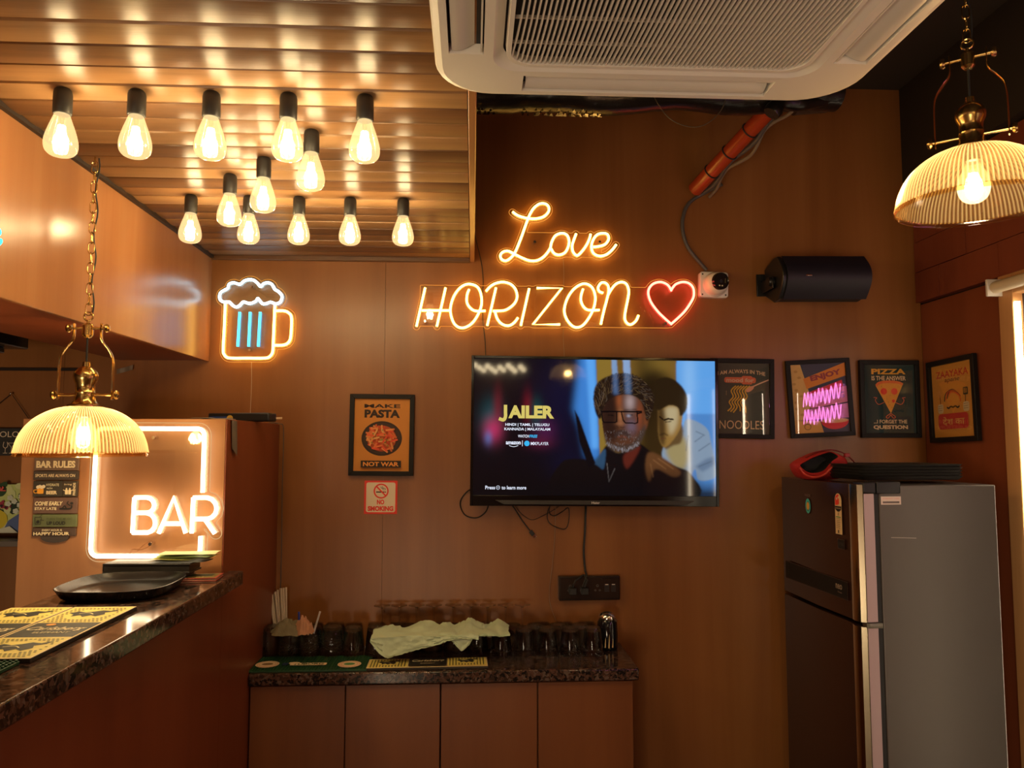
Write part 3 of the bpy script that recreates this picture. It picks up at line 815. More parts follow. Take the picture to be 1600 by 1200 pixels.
neon('neon_word_sign', 'long orange neon word HORIZON with a red neon heart at its end', YW - .034, [
    A_([(195,195),(85,680)], sm=False), A_([(450,195),(340,680)], sm=False), A_([(150,480),(500,480)], sm=False),
    A_([(735,150),(640,190),(560,290),(515,420),(515,530),(555,640),(620,692),(700,690),(790,630),(860,520),(900,400),(890,270),(840,180)], True),
    A_([(745,215),(720,280),(715,370),(750,440),(820,485),(950,485)]),
    A_([(955,240),(1010,180),(1080,140),(1170,125),(1260,150),(1320,210),(1345,300),(1320,380),(1260,440),(1180,480),(1040,487)]),
    A_([(1080,195),(970,670)], sm=False), A_([(1070,500),(1090,570),(1130,630),(1190,665),(1250,668),(1310,630),(1355,570)]),
    A_([(1495,205),(1390,670)], sm=False),
    B_([(310,200),(625,200),(262,655),(600,655)], sm=False),
    B_([(900,145),(800,190),(720,280),(670,390),(655,500),(690,600),(750,670),(810,692),(880,670),(950,590),(1010,480),(1040,370),(1035,270),(990,180)], True),
    B_([(890,210),(865,290),(865,370),(900,440),(960,475),(1095,475)]),
    B_([(1140,262),(1090,240),(1078,190),(1110,140),(1150,130),(1195,160),(1210,230),(1190,330),(1150,480),(1110,655)]),
    B_([(1195,300),(1240,220),(1300,150),(1370,125),(1430,150),(1460,230),(1450,330),(1420,480),(1410,580),(1440,640),(1490,655),(1550,610),(1582,540)]),
    (Zm([(710,265),(665,200),(580,165),(490,185),(435,245),(425,320),(460,420),(540,530),(620,610),(705,685),(715,685),(800,610),(880,530),(950,430),(992,340),(985,240),(930,180),(850,165),(765,195),(712,262)], 960, 420, 8), True, True, N_red, 'red heart')],
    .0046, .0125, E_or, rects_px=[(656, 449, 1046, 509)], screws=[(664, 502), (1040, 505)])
G_ = lambda pts, cl, sm, m, nm=None: (Zm(pts, 320, 410, 6.32), cl, sm, m, nm)
neon('neon_beer_sign', 'neon beer mug sign with white foam, blue bars and amber outline', YW - .03, [
    G_([(145,340),(155,300),(190,275),(225,255),(240,215),(280,200),(320,210),(350,215),(385,185),(430,170),(480,175),(520,205),(550,238),(580,210),(625,200),(665,220),(690,265),(730,290),(762,335),(745,390),(700,408),(650,392),(610,405),(570,408),(540,375),(522,355),(500,385),(440,405),(380,390),(345,425),(305,440),(265,415),(240,390),(190,392),(155,372)], True, True, N_cw, 'cool white foam'),
    G_([(202,400),(192,650),(181,860),(192,910),(220,938),(270,945),(420,945),(590,945),(640,930),(668,890),(674,830),(682,650),(692,420)], False, True, N_or, 'amber mug outline'),
    G_([(694,478),(780,478),(830,500),(856,550),(850,720),(830,785),(780,815),(686,818)], False, True, N_or),
    G_([(345,490),(325,830)], False, False, N_bl, 'blue bar'), G_([(448,490),(432,830)], False, False, N_bl, 'blue bar'), G_([(547,490),(528,830)], False, False, N_bl, 'blue bar')],
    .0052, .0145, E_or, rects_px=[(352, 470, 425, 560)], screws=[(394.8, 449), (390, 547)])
K_ = lambda pts, sm=True: (Zm(pts, 120, 650, 5), False, sm, N_wh, None)
def arcc(cx, cy, rx, ry, a0, a1, n=6): return [(cx + rx * math.cos(R(a0 + (a1 - a0) * k / n)), cy - ry * math.sin(R(a0 + (a1 - a0) * k / n))) for k in range(n + 1)]
neon('neon_bar_sign', 'large white neon BAR sign with rounded square outline on the tall cabinet', 2.38 - .03, [
    K_([(982,598),(996,160)] + arcc(945, 150, 50, 50, 0, 90) + [(210, 97)] + arcc(205, 147, 50, 50, 90, 180) + [(108,1040)] + arcc(160, 1045, 50, 50, 180, 270) + [(900,1095)] + arcc(912, 1045, 50, 50, 270, 355) + [(967,940)], False),
    K_([(450,637),(540,637)] + arcc(545, 697, 60, 60, 85, -85) + [(450,757)], False), K_([(450,637),(435,912)], False),
    K_([(545,757)] + arcc(545, 835, 68, 77, 85, -85) + [(435,912)], False),
    K_([(640,915),(757,637),(850,915)], False), K_([(685,842),(822,842)], False),
    K_([(910,638),(897,915)], False), K_([(910,638),(1010,638)] + arcc(1010, 722, 82, 84, 85, -85) + [(905,806)], False), K_([(1000,806),(1078,918)], False)],
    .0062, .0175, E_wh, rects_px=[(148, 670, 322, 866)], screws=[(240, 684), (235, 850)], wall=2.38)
# clear plug lead curling below the bar sign
p = [at(120 + x / 5, 650 + y / 5, Y=2.345) for x, y in [(415,1078),(440,1040),(500,1045),(560,1020),(590,985),(570,980),(520,1010),(470,1060)]]
single('sign_lead', MB().tube(smooth_path(p, 6), .0013, 6), glassy('clear_lead', (.9, .85, .8), (.9, .7, .5)), 'clear looped lead lying against the white neon bar sign', 'cable', tuple(p[0]))
# teal neon at the left end of the bulkhead, only its tip in view
neon_t = thing('teal_neon_sign', 'tip of a teal neon tube on the bulkhead at the left edge', 'neon sign', (XS + .012, 1.62, 2.1))
pt = [at(px, py, X=XS + .016) for px, py in [(-14, 350), (-4, 357), (-1, 364), (-8, 372), (1, 376), (-6, 384), (-20, 386)]]
part('light_tube', MB().tube(smooth_path(pt, 6), .004, 8), glow('teal_neon', (.05, 1, .75), 3), neon_t, True)
# pink neon squiggles on the right wall beside the camera, seen only in reflections
pk = thing('pink_neon_sign', 'pink neon lettering sign high on the right wall beside the camera', 'neon sign', (XR - .03, .80, 1.70))
sq = MB()
for row, z0 in enumerate((1.90, 1.78)):
    pts = []
    for k in range(20):
        pts.append((XR - .02, .40 + k * .058, z0 + (.045 if k % 2 else -.045) * (1 + .25 * math.sin(k * 2.3)) ))
    sq.tube(smooth_path(pts, 3), .0035, 6)
part('light_tube', sq, glow('pink_neon', (1, .25, .8), 14), pk, True)
part('acrylic_sheet', MB().box(XR - .012, XR - .008, .34, 1.56, 1.70, 1.98), M_acryl, pk, True, smooth=False)
# ============================================================ FRAMED POSTERS
M_frame = mat('black_frame', (.010, .008, .008), .5, spec=.25)
M_pglass = glassy('poster_glass', (.98, .98, .98), (.9, .9, .9), .015, 1.45)
def poster(label, c, w_, h_, draw, rot=(0, 0, 0), fw=.0175, frame_label=None, glazed=True):
    """c: centre on the wall; local x right, z up, -y out of the wall"""
    t = thing('framed_poster', label, 'poster', c, rot)
    fr = MB(); d0, d1 = -.020, -.002
    for a in (((-w_/2, -h_/2), (w_/2, -h_/2), (w_/2-fw, -h_/2+fw), (-w_/2+fw, -h_/2+fw)), ((w_/2, -h_/2), (w_/2, h_/2), (w_/2-fw, h_/2-fw), (w_/2-fw, -h_/2+fw)),
              ((w_/2, h_/2), (-w_/2, h_/2), (-w_/2+fw, h_/2-fw), (w_/2-fw, h_/2-fw)), ((-w_/2, h_/2), (-w_/2, -h_/2), (-w_/2+fw, -h_/2+fw), (-w_/2+fw, h_/2-fw))):
        fr.prism(a, d0, d1, 'xz')
    part('frame', fr, M_frame, t, bev=.0015, smooth=False)
    iw, ih = w_ / 2 - fw, h_ / 2 - fw
    part('backing_board', MB().box(-iw, iw, -.0075, -.0025, -ih, ih), M_blackm, t, smooth=False)
    A = Art(); draw(A, iw, ih); A.build('print', t, base=.008)
    if glazed: part('glazing', MB().box(-iw, iw, -.0155, -.0145, -ih, ih), M_pglass, t, smooth=False)
    return t
def d_pasta(A, W, H):
    o = (226, 150, 66); k = (38, 28, 22)
    A.rect(-W, W, -H, H, o)
    A.text('MAKE', 0, H * .80, W * 1.30, H * .105, k, .03); A.text('PASTA', 0, H * .585, W * 1.28, H * .23, k, .055)
    A.ell(0, -H * .10, W * .73, H * .48, (44, 36, 32), 40); A.ell(0, -H * .10, W * .66, H * .43, (56, 46, 40), 40)
    random.seed(3)
    A.ell(0, -H * .10, W * .53, H * .36, (150, 62, 30), 30)
    for i in range(90):
        a = random.random() * 6.28; q = math.sqrt(random.random()) * .50; cx, cy = W * q * math.cos(a), -H * .10 + H * .70 * q * math.sin(a)
        t = random.random() * 3.14; L = W * .13; c = random.choice([(232, 150, 84), (214, 112, 60), (196, 84, 42), (240, 176, 110), (168, 60, 34)])
        A.stroke([(cx - L * math.cos(t), cy - L * math.sin(t)), (cx + L * math.cos(t), cy + L * math.sin(t))], W * .062, c, False)
    for i in range(14):
        a = random.random() * 6.28; q = random.random() * .42; A.ell(W * q * math.cos(a), -H * .1 + H * .6 * q * math.sin(a), W * .028, W * .02, (98, 110, 40), 8)
    A.rect(-W * .72, W * .72, -H * .90, -H * .71, k); A.text('NOT WAR', 0, -H * .805, W * 1.28, H * .12, o, .035)
def d_noodles(A, W, H):
    A.rect(-W, W, -H, H, (66, 68, 62)); s = (214, 178, 140); y = (206, 158, 52)
    A.text('I AM ALWAYS IN THE', 0, H * .70, W * 1.72, H * .11, s, .02, arc=H * .07)
    A.rr(-W * .62, W * .52, H * .44, H * .60, H * .06, (196, 96, 66)); A.rr(-W * .0, W * .40, H * .40, H * .64, H * .06, (196, 96, 66))
    A.text('mood for', -W * .05, H * .52, W * 1.0, H * .12, (238, 196, 168), .03)
    for k in range(6):
        x = -W * .42 + k * W * .10
        A.stroke([(x + W*.22, H*.36), (x + W*.05, H * .22), (x + W * .12, H * .05), (x - W * .02, -H * .1), (x + W * .06, -H * .24), (x - W * .05 + (W*.12 if k > 2 else -W*.03), -H * (.36 + .02 * (k % 3)))], W * .045, y)
    A.stroke([(W * .98, H * .54), (W * .62, H * .42), (W * .38, H * .33)], W * .045, (190, 150, 130)); A.ell(W * .30, H * .27, W * .17, H * .06, (190, 130, 110), 16, .6)
    A.text('NOODLES', 0, -H * .74, W * 1.60, H * .24, s, .0)
    A.text('slurp', -W * .55, H * .15, H * .12, W * .05, (150, 120, 90), 0, rot=PI / 2)
def d_enjoy(A, W, H):
    A.rect(-W, W, -H, H, (52, 58, 84))
    A.poly([(-W, H), (-W * .62, H), (-W * .28, -H * .1), (-W * .55, -H * .62), (-W, -H * .62)], (196, 154, 96))
    for k in range(9): A.ell(-W * .80 + .12 * W * math.sin(k * 2), H * (.8 - k * .18), W * .07, W * .05, (150, 110, 62), 10)
    A.poly([(-W * .55, H * .58), (W, H * 1.0), (W, H * .62), (-W * .45, H * .28)], (218, 130, 52))
    A.text('ENJOY', W * .28, H * .64, W * 1.15, H * .20, (120, 44, 58), .05, rot=.20)
    A.poly([(-W * .4, H * .18), (W * .85, H * .5), (W * .88, H * .30), (-W * .4, H * .02)], (186, 42, 66))
    A.poly([(-W * .45, H * .12), (W, H * .32), (W, -H * .14), (-W * .35, -H * .30)], (166, 92, 128))
    A.text('EVERYTHING', W * .3, H * .03, W * 1.2, H * .18, (110, 70, 140), .02, rot=.1)
    A.poly([(-W * .6, -H * .33), (W, -H * .18), (W, -H * .6), (-W * .6, -H * .62)], (150, 86, 126))
    A.poly([(-W, -H * .62), (-W * .05, -H * .66), (W * .05, -H), (-W, -H)], (204, 150, 84))
    A.ell(-W * .52, -H * .82, W * .13, W * .12, (120, 80, 44), 14); A.ell(-W * .52, -H * .82, W * .10, W * .09, (204, 150, 84), 14)
    A.poly([(-W * .02, -H * .66)] + [(W * .48 + W * .5 * math.cos(a), -H * .68 + H * .24 * math.sin(a)) for a in [PI + PI * k / 12 for k in range(13)]] + [(W * .98, -H * .66)], (176, 40, 54))
    A.ell(W * .48, -H * .67, W * .50, H * .07, (206, 150, 112), 24)
    for k in range(6): A.ell(W * (.15 + .13 * k), -H * .665, W * .035, H * .02, (232, 196, 150), 8)
def d_pizza(A, W, H):
    A.rect(-W, W, -H, H, (14, 46, 48)); c = (222, 190, 150)
    A.text('PIZZA', 0, H * .80, W * 1.34, H * .16, (226, 160, 52), .04); A.text('IS THE ANSWER', 0, H * .605, W * 1.34, H * .13, c, .025)
    A.poly([(-W * .52, H * .38), (-W * .40, H * .50), (W * .40, H * .50), (W * .54, H * .42), (W * .04, -H * .42)], (226, 150, 56))
    A.stroke([(-W * .50, H * .38), (-W * .36, H * .47), (0, H * .50), (W * .36, H * .48), (W * .54, H * .42)], H * .075, (192, 92, 44))
    for x, y, q in ((-.21, .22, .125), (.20, .22, .125), (.15, -.06, .06)): A.ell(W * x, H * y, W * q, W * q, (166, 42, 30), 22)
    for x, y in ((-.1, 0), (.0, -.18), (.02, .1), (-.05, -.1), (.08, -.25), (-.3, .36)): A.ell(W * x, H * y, W * .02, W * .014, (120, 110, 40), 8)
    for s_ in (-1, 1):
        A.stroke([(s_ * W * .22, -H * .10), (s_ * W * .44, -H * .16), (s_ * W * .56, -H * .04), (s_ * W * .50, H * .03), (s_ * W * .62, H * .04)], W * .022, (206, 92, 56))
        A.stroke([(W * .02, -H * .42), (W * .02 + s_ * W * .18, -H * .52), (W * .02 + s_ * W * .10, -H * .56), (W * .02, -H * .46)], W * .022, (206, 92, 56))
    A.text('...I FORGET THE', 0, -H * .66, W * 1.30, H * .11, c, .025); A.text('QUESTION', 0, -H * .83, W * 1.34, H * .13, c, .045)
def d_zaayka(A, W, H):
    A.rect(-W, W, -H, H, (222, 156, 66)); rd = (150, 40, 34)
    A.text('ZAAYAKA', 0, H * .73, W * 1.56, H * .19, rd, .02); A.text('apane', 0, H * .53, W * .72, H * .12, (90, 46, 26), .01, slant=.25)
    cols = [(60, 66, 48), (196, 74, 36), (60, 66, 48), (206, 96, 44)]
    for k in range(4):
        A.stroke([(-W * .42 + k * W * .07, -H * .02 + k * H * .035), (-W * .34 + k * W * .08, H * .18 + k * H * .012), (-W * .02 + k * W * .05, H * .28 - k * H * .03), (W * .22 + k * W * .03, H * .18 - k * H * .03), (W * .36, H * .07 - k * H * .045)], H * .045, cols[k])
    for s_ in (-1, 1):
        A.stroke([(0, -H * .20), (s_ * W * .12, -H * .175), (s_ * W * .22, -H * .215), (s_ * W * .31, -H * .18)], H * .045, (34, 26, 20))
        A.rr(s_ * W * .62 - W * .14, s_ * W * .62 + W * .14, -H * .34, -H * .08, W * .08, (236, 212, 168))
        for k in range(3): A.stroke([(s_ * W * .62 - W * .12, -H * (.14 + .06 * k)), (s_ * W * .62 + W * .10, -H * (.13 + .06 * k))], H * .008, (90, 50, 30), False)
        A.stroke([(s_ * W * .60, -H * .08), (s_ * W * .62, H * .16)], W * .035, (96, 56, 30), False)
    A.rr(W * .52, W * .74, H * .10, H * .30, W * .03, (52, 44, 34))
    for k in range(3): A.rect(W * (.56 + .055 * k), W * (.585 + .055 * k), H * .14, H * .27, (222, 156, 66))
    for k in range(4): A.stroke([(-W * .62, H * .10), (-W * (.72 - .06 * k), H * .2), (-W * .64, H * .30)], W * .014, (196, 140, 80))
    A.rr(-W * .74, W * .70, -H * .78, -H * .36, W * .12, rd); A.text('देश का', 0, -H * .565, W * 1.05, H * .24, (236, 180, 96), .015)
def wp(px, py, d=.001): p = at(px, py, Y=YW - d); return p
c = wp(597, 679.5); poster('framed orange poster reading MAKE PASTA NOT WAR above the no smoking sign', c, .249, .315, d_pasta, (0, R(.5), 0))
c = wp(1157, 623); poster('framed grey noodles poster partly hidden behind the right edge of the television', (c.x, YW - .006, c.z), .255, .318, d_noodles, (0, R(1.2), R(-3.9)))
c = wp(1277, 622.5); poster('framed poster reading ENJOY with a red bowl, hanging tilted', (c.x, YW - .016, c.z), .250, .310, d_enjoy, (0, R(-2.8), R(-6.5)))
c = wp(1388, 623.5); poster('framed dark green pizza slice poster beside the wall corner', c, .247, .312, d_pizza, (0, 0, 0))
q = [at(x, y, X=XR - .002) for x, y in ((1453.4, 565.8), (1528, 553), (1535.5, 691), (1460, 690))]
cy_, cz_ = sum(v.y for v in q) / 4, sum(v.z for v in q) / 4
poster('framed orange poster with turban and moustache on the right wall', (XR - .002, cy_, cz_), (q[0].y - q[1].y + q[3].y - q[2].y) / 2, (q[0].z - q[3].z + q[1].z - q[2].z) / 2, d_zaayka, (0, R(-1.5), R(-90)), fw=.019)

# no smoking sticker
c = wp(595, 777)
t = thing('no_smoking_sign', 'small white and red NO SMOKING sticker under the pasta poster', 'sign', c, (0, R(.4), 0))
part('plate', MB().box(-.0635, .0635, -.0015, 0, -.064, .064), mat('sticker_white', srgb(226, 210, 186), .35), t, smooth=False)
A = Art(); rd = (178, 48, 40); A.rect(-.0635, .0635, -.064, .064, rd); A.rr(-.056, .056, -.057, .057, .008, (228, 212, 188))
A.ell(.001, .024, .029, .029, rd); A.ell(.001, .024, .0235, .0235, (228, 212, 188)); A.rect(-.018, .012, .018, .0225, (40, 30, 26)); A.rect(.013, .020, .018, .0225, (120, 60, 50))
A.stroke([(.014, .027), (.017, .033), (.008, .036), (.006, .042)], .0022, (80, 80, 76)); A.stroke([(.008, .027), (.009, .032), (.002, .036), (0, .041)], .0022, (80, 80, 76))
A.stroke([(-.018, .043), (.020, .005)], .0055, rd, False)
A.text('NO', 0, -.018, .028, .019, rd, .05); A.text('SMOKING', 0, -.043, .098, .019, rd, .05); A.build('print', t, base=.0016)

# ============================================================ TELEVISION
a, b = at(736, 557, Y=YW - .075), at(1124, 790, Y=YW - .075)
TW, TH = b.x - a.x, a.z - b.z
tv = thing('television', 'wall mounted flat television showing a dark film advert', 'television', ((a.x + b.x) / 2, YW - .078, (a.z + b.z) / 2), (R(.3), R(.45), 0))
bz = .0105; bb_ = .040
scr = (-TW / 2 + bz, TW / 2 - bz, -TH / 2 + bb_, TH / 2 - bz)
fr = MB(); fr.box(-TW/2, TW/2, 0, .022, -TH/2, TH/2)
part('back_shell', fr, M_black, tv, bev=.003)
bzm = MB()
for x0, x1, z0, z1 in ((-TW/2, -TW/2 + bz, -TH/2, TH/2), (TW/2 - bz, TW/2, -TH/2, TH/2), (-TW/2 + bz, TW/2 - bz, TH/2 - bz, TH/2), (-TW/2 + bz, TW/2 - bz, -TH/2, -TH/2 + bb_)):
    bzm.box(x0, x1, -.006, .001, z0, z1)
part('bezel', bzm, mat('gloss_black', (.006, .006, .007), .12), tv, bev=.0012)
part('speaker_strip', MB().prism([(-TW*.40, -TH/2 + .022), (TW*.40, -TH/2 + .022), (TW*.365, -TH/2 + .006), (-TW*.365, -TH/2 + .006)], -.009, -.005, 'xz'), mat('grey_strip', (.05, .048, .045), .3), tv, bev=.001)
part('rear_housing', MB().box(-TW*.32, TW*.32, .0225, .058, -TH*.36, TH*.22), M_black, tv, bev=.006)
part('wall_bracket', MB().box(-.2, .2, .0585, .066, -.1, .06), mat('bracket_steel', (.1, .1, .1), .4, .8), tv)
# the picture on the screen, painted per point of a fine grid
NX, NY = 564, 312
gx = np.linspace(741, 1119, NX); gy = np.linspace(563, 771, NY); PX, PY = np.meshgrid(gx, gy)
img = np.zeros((NY, NX, 3)); rng = np.random.default_rng(4)
def g1(n, s):
    x = np.arange(-int(3 * s) - 1, int(3 * s) + 2); k = np.exp(-x * x / (2 * s * s)); return k / k.sum()
def blur(a, s):
    if s <= 0: return a
    k = g1(0, s * 1.5); pad = len(k) // 2
    b = np.pad(a, pad, mode='edge'); b = np.apply_along_axis(lambda v: np.convolve(v, k, 'valid'), 0, b); b = np.apply_along_axis(lambda v: np.convolve(v, k, 'valid'), 1, b); return b
def pm(poly, s=.6):
    ins = np.zeros(PX.shape, bool); n = len(poly)
    for i in range(n):
        (x1, y1), (x2, y2) = poly[i], poly[i - 1]
        if y1 == y2: continue
        ins ^= ((y1 > PY) != (y2 > PY)) & (PX < (x2 - x1) * (PY - y1) / (y2 - y1) + x1)
    return blur(ins.astype(float), s)
def sm_poly(pts, n=5): return [(p.x, p.y) for p in smooth_path([(x, y, 0) for x, y in pts], n, True)]
def zz(pts): return [(900 + x / 5, 550 + y / 5) for x, y in pts]
def lay(mask, c):
    global img
    img = img * (1 - mask[..., None]) + np.array(srgb(*c))[None, None] * mask[..., None]
def line(pts, wd, s=.5):
    m_ = np.full(PX.shape, 99.0)
    for (x1, y1), (x2, y2) in zip(pts[:-1], pts[1:]):
        dx, dy = x2 - x1, y2 - y1; L = max(dx * dx + dy * dy, 1e-9); tt = np.clip(((PX - x1) * dx + (PY - y1) * dy) / L, 0, 1)
        m_ = np.minimum(m_, np.hypot(PX - x1 - tt * dx, PY - y1 - tt * dy))
    return blur((m_ < wd / 2).astype(float), s)
def lay_line(pts, hw, al, c, msk=None):
    """one soft hair, touched only inside its own window of the picture"""
    xs = [p[0] for p in pts]; ys = [p[1] for p in pts]; sx_, sy_ = (NX - 1) / 378.0, (NY - 1) / 208.0
    i0, i1 = max(int((min(xs) - 743) * sx_), 0), min(int((max(xs) - 739) * sx_) + 1, NX); j0, j1 = max(int((min(ys) - 565) * sy_), 0), min(int((max(ys) - 561) * sy_) + 1, NY)
    if i1 <= i0 or j1 <= j0: return
    X_, Y_ = PX[j0:j1, i0:i1], PY[j0:j1, i0:i1]; m_ = np.full(X_.shape, 99.0)
    for (x1, y1), (x2, y2) in zip(pts[:-1], pts[1:]):
        dx, dy = x2 - x1, y2 - y1; L = max(dx * dx + dy * dy, 1e-9); tt = np.clip(((X_ - x1) * dx + (Y_ - y1) * dy) / L, 0, 1)
        m_ = np.minimum(m_, np.hypot(X_ - x1 - tt * dx, Y_ - y1 - tt * dy))
    a_ = np.clip(1 - m_ / (hw * 2), 0, 1) * al
    if msk is not None: a_ = a_ * msk[j0:j1, i0:i1]
    img[j0:j1, i0:i1] = img[j0:j1, i0:i1] * (1 - a_[..., None]) + np.array(srgb(*c)) * a_[..., None]
def spot(x, y, sx, sy): return np.exp(-((PX - x) / sx) ** 2 - ((PY - y) / sy) ** 2)
lay(np.ones(PX.shape), (9, 8, 14))
lay(spot(880, 620, 46, 70) * .7, (8, 14, 48)); lay(spot(893, 760, 30, 60) * .6, (8, 16, 54))
lay(spot(768, 655, 16, 28) * .55, (18, 88, 96)); lay(spot(778, 640, 7, 30) * .55, (120, 20, 36)); lay(spot(771, 672, 13, 17) * .75, (190, 44, 96)); lay(spot(764, 684, 6, 10) * .5, (70, 120, 190))
lay(spot(824, 636, 7, 22) * .5, (130, 20, 36)); lay(spot(838, 645, 9, 20) * .5, (18, 84, 84)); lay(spot(852, 672, 16, 18) * .5, (90, 30, 80)); lay(spot(842, 690, 20, 10) * .4, (110, 30, 60))
# window light behind the two men
lay(pm([(905, 560), (931, 560), (938, 720), (916, 712), (908, 668), (896, 640)], 5) * .9, (62, 132, 214)); lay(pm([(915, 560), (930, 560), (935, 700), (924, 700)], 2.5) * .8, (96, 170, 244))
lay(pm([(931, 560), (1058, 560), (1058, 740), (938, 740)], 1), (112, 84, 34))
lay(pm([(931, 560), (960, 560), (960, 740), (938, 740)], 1) * .5, (150, 124, 50)); lay(pm([(955, 560), (963, 560), (966, 600), (957, 600)], 1) * .8, (120, 160, 210)); lay(pm([(973, 560), (984, 560), (986, 600), (975, 600)], 1) * .8, (140, 176, 224))
lay(pm([(995, 560), (1040, 560), (1036, 610), (1000, 700)], 8) * .75, (44, 32, 12)); lay(spot(1030, 570, 20, 20) * .4, (150, 120, 50))
lay(pm([(1058, 560), (1120, 560), (1120, 772), (1050, 772), (1056, 700)], 1), (92, 158, 226)); lay(spot(1078, 590, 12, 50) * .5, (150, 196, 240)); lay(pm([(1072, 645), (1120, 645), (1120, 772), (1072, 772)], 1.5) * .6, (56, 104, 170))
lay(pm([(998, 590), (1022, 575), (1050, 590), (1048, 760), (985, 760), (1000, 680)], 7) * .85, (22, 15, 8))
# second man
lay(pm(sm_poly(zz([(680, 740), (820, 620), (860, 520), (960, 540), (1035, 600), (1060, 700), (1085, 830), (1090, 960), (960, 985), (930, 900), (860, 980), (700, 900)])), 1), (126, 146, 168))
lay(pm(sm_poly(zz([(700, 740), (830, 640), (880, 760), (850, 900), (760, 880)])), 3) * .9, (152, 134, 78))
lay(pm(zz([(930, 880), (1020, 820), (1085, 800), (1090, 860), (990, 920)]), 2) * .6, (70, 92, 124)); 
for q in ([(940, 610), (1010, 640)], [(930, 690), (1000, 640)], [(960, 760), (1050, 700)], [(960, 880), (1060, 840)], [(880, 640), (860, 760)]): lay(line(zz(q), 1.2, .8) * .7, (60, 72, 92))
lay(pm(sm_poly(zz([(700, 560), (830, 560), (825, 690), (760, 720), (690, 740)])), 1.5), (92, 70, 40))
lay(pm(sm_poly(zz([(640, 460), (650, 380), (760, 360), (830, 420), (830, 540), (800, 620), (740, 700), (690, 735), (655, 690), (640, 600)])), 1), (140, 106, 52))
lay(pm(sm_poly(zz([(635, 450), (690, 440), (700, 560), (690, 720), (655, 690), (640, 600)])), 2.5) * .85, (44, 28, 14)); lay(pm(sm_poly(zz([(700, 440), (760, 420), (800, 440), (790, 560), (740, 640), (720, 560)])), 3) * .6, (196, 186, 150))
lay(pm(sm_poly(zz([(620, 430), (600, 330), (630, 220), (720, 195), (810, 240), (870, 330), (870, 430), (840, 480), (815, 490), (800, 430), (740, 410), (690, 430), (650, 450)])), 1), (36, 26, 12))
lay(line(zz([(690, 525), (720, 515), (760, 520)]), 2.6), (22, 14, 8)); lay(line(zz([(655, 500), (680, 520)]), 2.2), (22, 14, 8)); lay(line(zz([(700, 540), (745, 535)]), 1.6) * .8, (30, 18, 10)); lay(line(zz([(655, 640), (690, 628), (715, 642)]), 2, 1) * .8, (40, 26, 14)); lay(line(zz([(665, 668), (700, 665)]), 1.4) * .7, (90, 50, 34))
# first man: neck and jacket
lay(pm(sm_poly(zz([(150, 850), (240, 720), (330, 780), (470, 700), (600, 780), (760, 870), (900, 940), (900, 1130), (-150, 1130), (-120, 860), (60, 830)])), 1), (13, 10, 12))
lay(pm(sm_poly(zz([(370, 800), (470, 730), (500, 740), (440, 850), (390, 900)])), 1.5) * .9, (92, 34, 24))
lay(pm(sm_poly(zz([(560, 780), (640, 790), (760, 870), (820, 930), (760, 960), (620, 900), (570, 1000), (540, 900)])), 1.5) * .9, (98, 62, 34))
lay(pm(sm_poly(zz([(140, 850), (200, 770), (230, 760), (215, 900), (170, 880)])), 1) * .8, (44, 78, 110)); lay(line(zz([(240, 860), (255, 1000), (300, 900)]), 1.2) * .6, (120, 112, 110))
for q in ([(600, 830), (700, 900)], [(640, 820), (760, 900)], [(580, 860), (600, 960)]): lay(line(zz(q), 1, .8) * .6, (150, 104, 64))
# head
face = sm_poly(zz([(200, 480), (205, 400), (270, 340), (400, 320), (500, 370), (545, 470), (545, 560), (505, 650), (450, 725), (370, 765), (300, 752), (240, 700), (210, 600)]))
lay(pm(face, .8), (84, 50, 32)); fm = pm(face, .3)
lay(fm * pm(sm_poly(zz([(200, 360), (320, 340), (330, 560), (300, 700), (200, 640)])), 5) * .85, (26, 15, 14)); lay(fm * spot(984, 628, 8, 14) * .8, (170, 150, 150)); lay(fm * spot(967, 626, 5, 12) * .6, (160, 84, 44)); lay(fm * spot(986, 665, 9, 12) * .6, (110, 96, 116)); lay(fm * spot(999, 648, 5, 20) * .5, (150, 70, 36)); lay(fm * spot(969, 650, 4.5, 12) * .75, (164, 104, 66)); lay(fm * spot(969, 661, 7, 3) * .6, (150, 96, 64))
# ear, beard, moustache
lay(pm(sm_poly(zz([(530, 480), (565, 470), (560, 560), (535, 600)])), 1) * .8, (110, 60, 34))
lay(pm(sm_poly(zz([(215, 610), (250, 690), (330, 720), (440, 700), (510, 600), (545, 560), (530, 640), (470, 740), (370, 775), (290, 765), (235, 715)])), 1.5) * .95, (66, 52, 46))
lay(pm(sm_poly(zz([(300, 632), (330, 608), (358, 602), (395, 612), (425, 645), (415, 668), (385, 648), (355, 640), (322, 650), (303, 668)])), 1.0) * .8, (52, 40, 38)); lay(line(zz([(345, 672), (375, 674)]), 2.6, 1) * .6, (60, 46, 44))
lay(line(zz([(328, 657), (355, 653), (384, 658)]), 1.6, .6) * .8, (120, 66, 52)); lay(line(zz([(330, 652), (384, 653)]), .7, .4) * .8, (24, 12, 10)); lay(line(zz([(345, 582), (362, 588), (378, 580)]), 1.2, .6) * .7, (30, 14, 10)); lay(line(zz([(318, 575), (330, 590)]), 1.2, .6) * .6, (36, 18, 12))
for k in range(150):
    tt = rng.random(); x = 235 + 260 * tt; y = 712 + 52 * math.sin(PI * min(max(tt, .05), .95)) - rng.random() * 26 - (40 * max(0, tt - .7))
    lay_line(zz([(x, y), (x + rng.normal(0, 5), y + 15)]), .4, .42, (150, 148, 156) if rng.random() < .5 else (96, 76, 66))
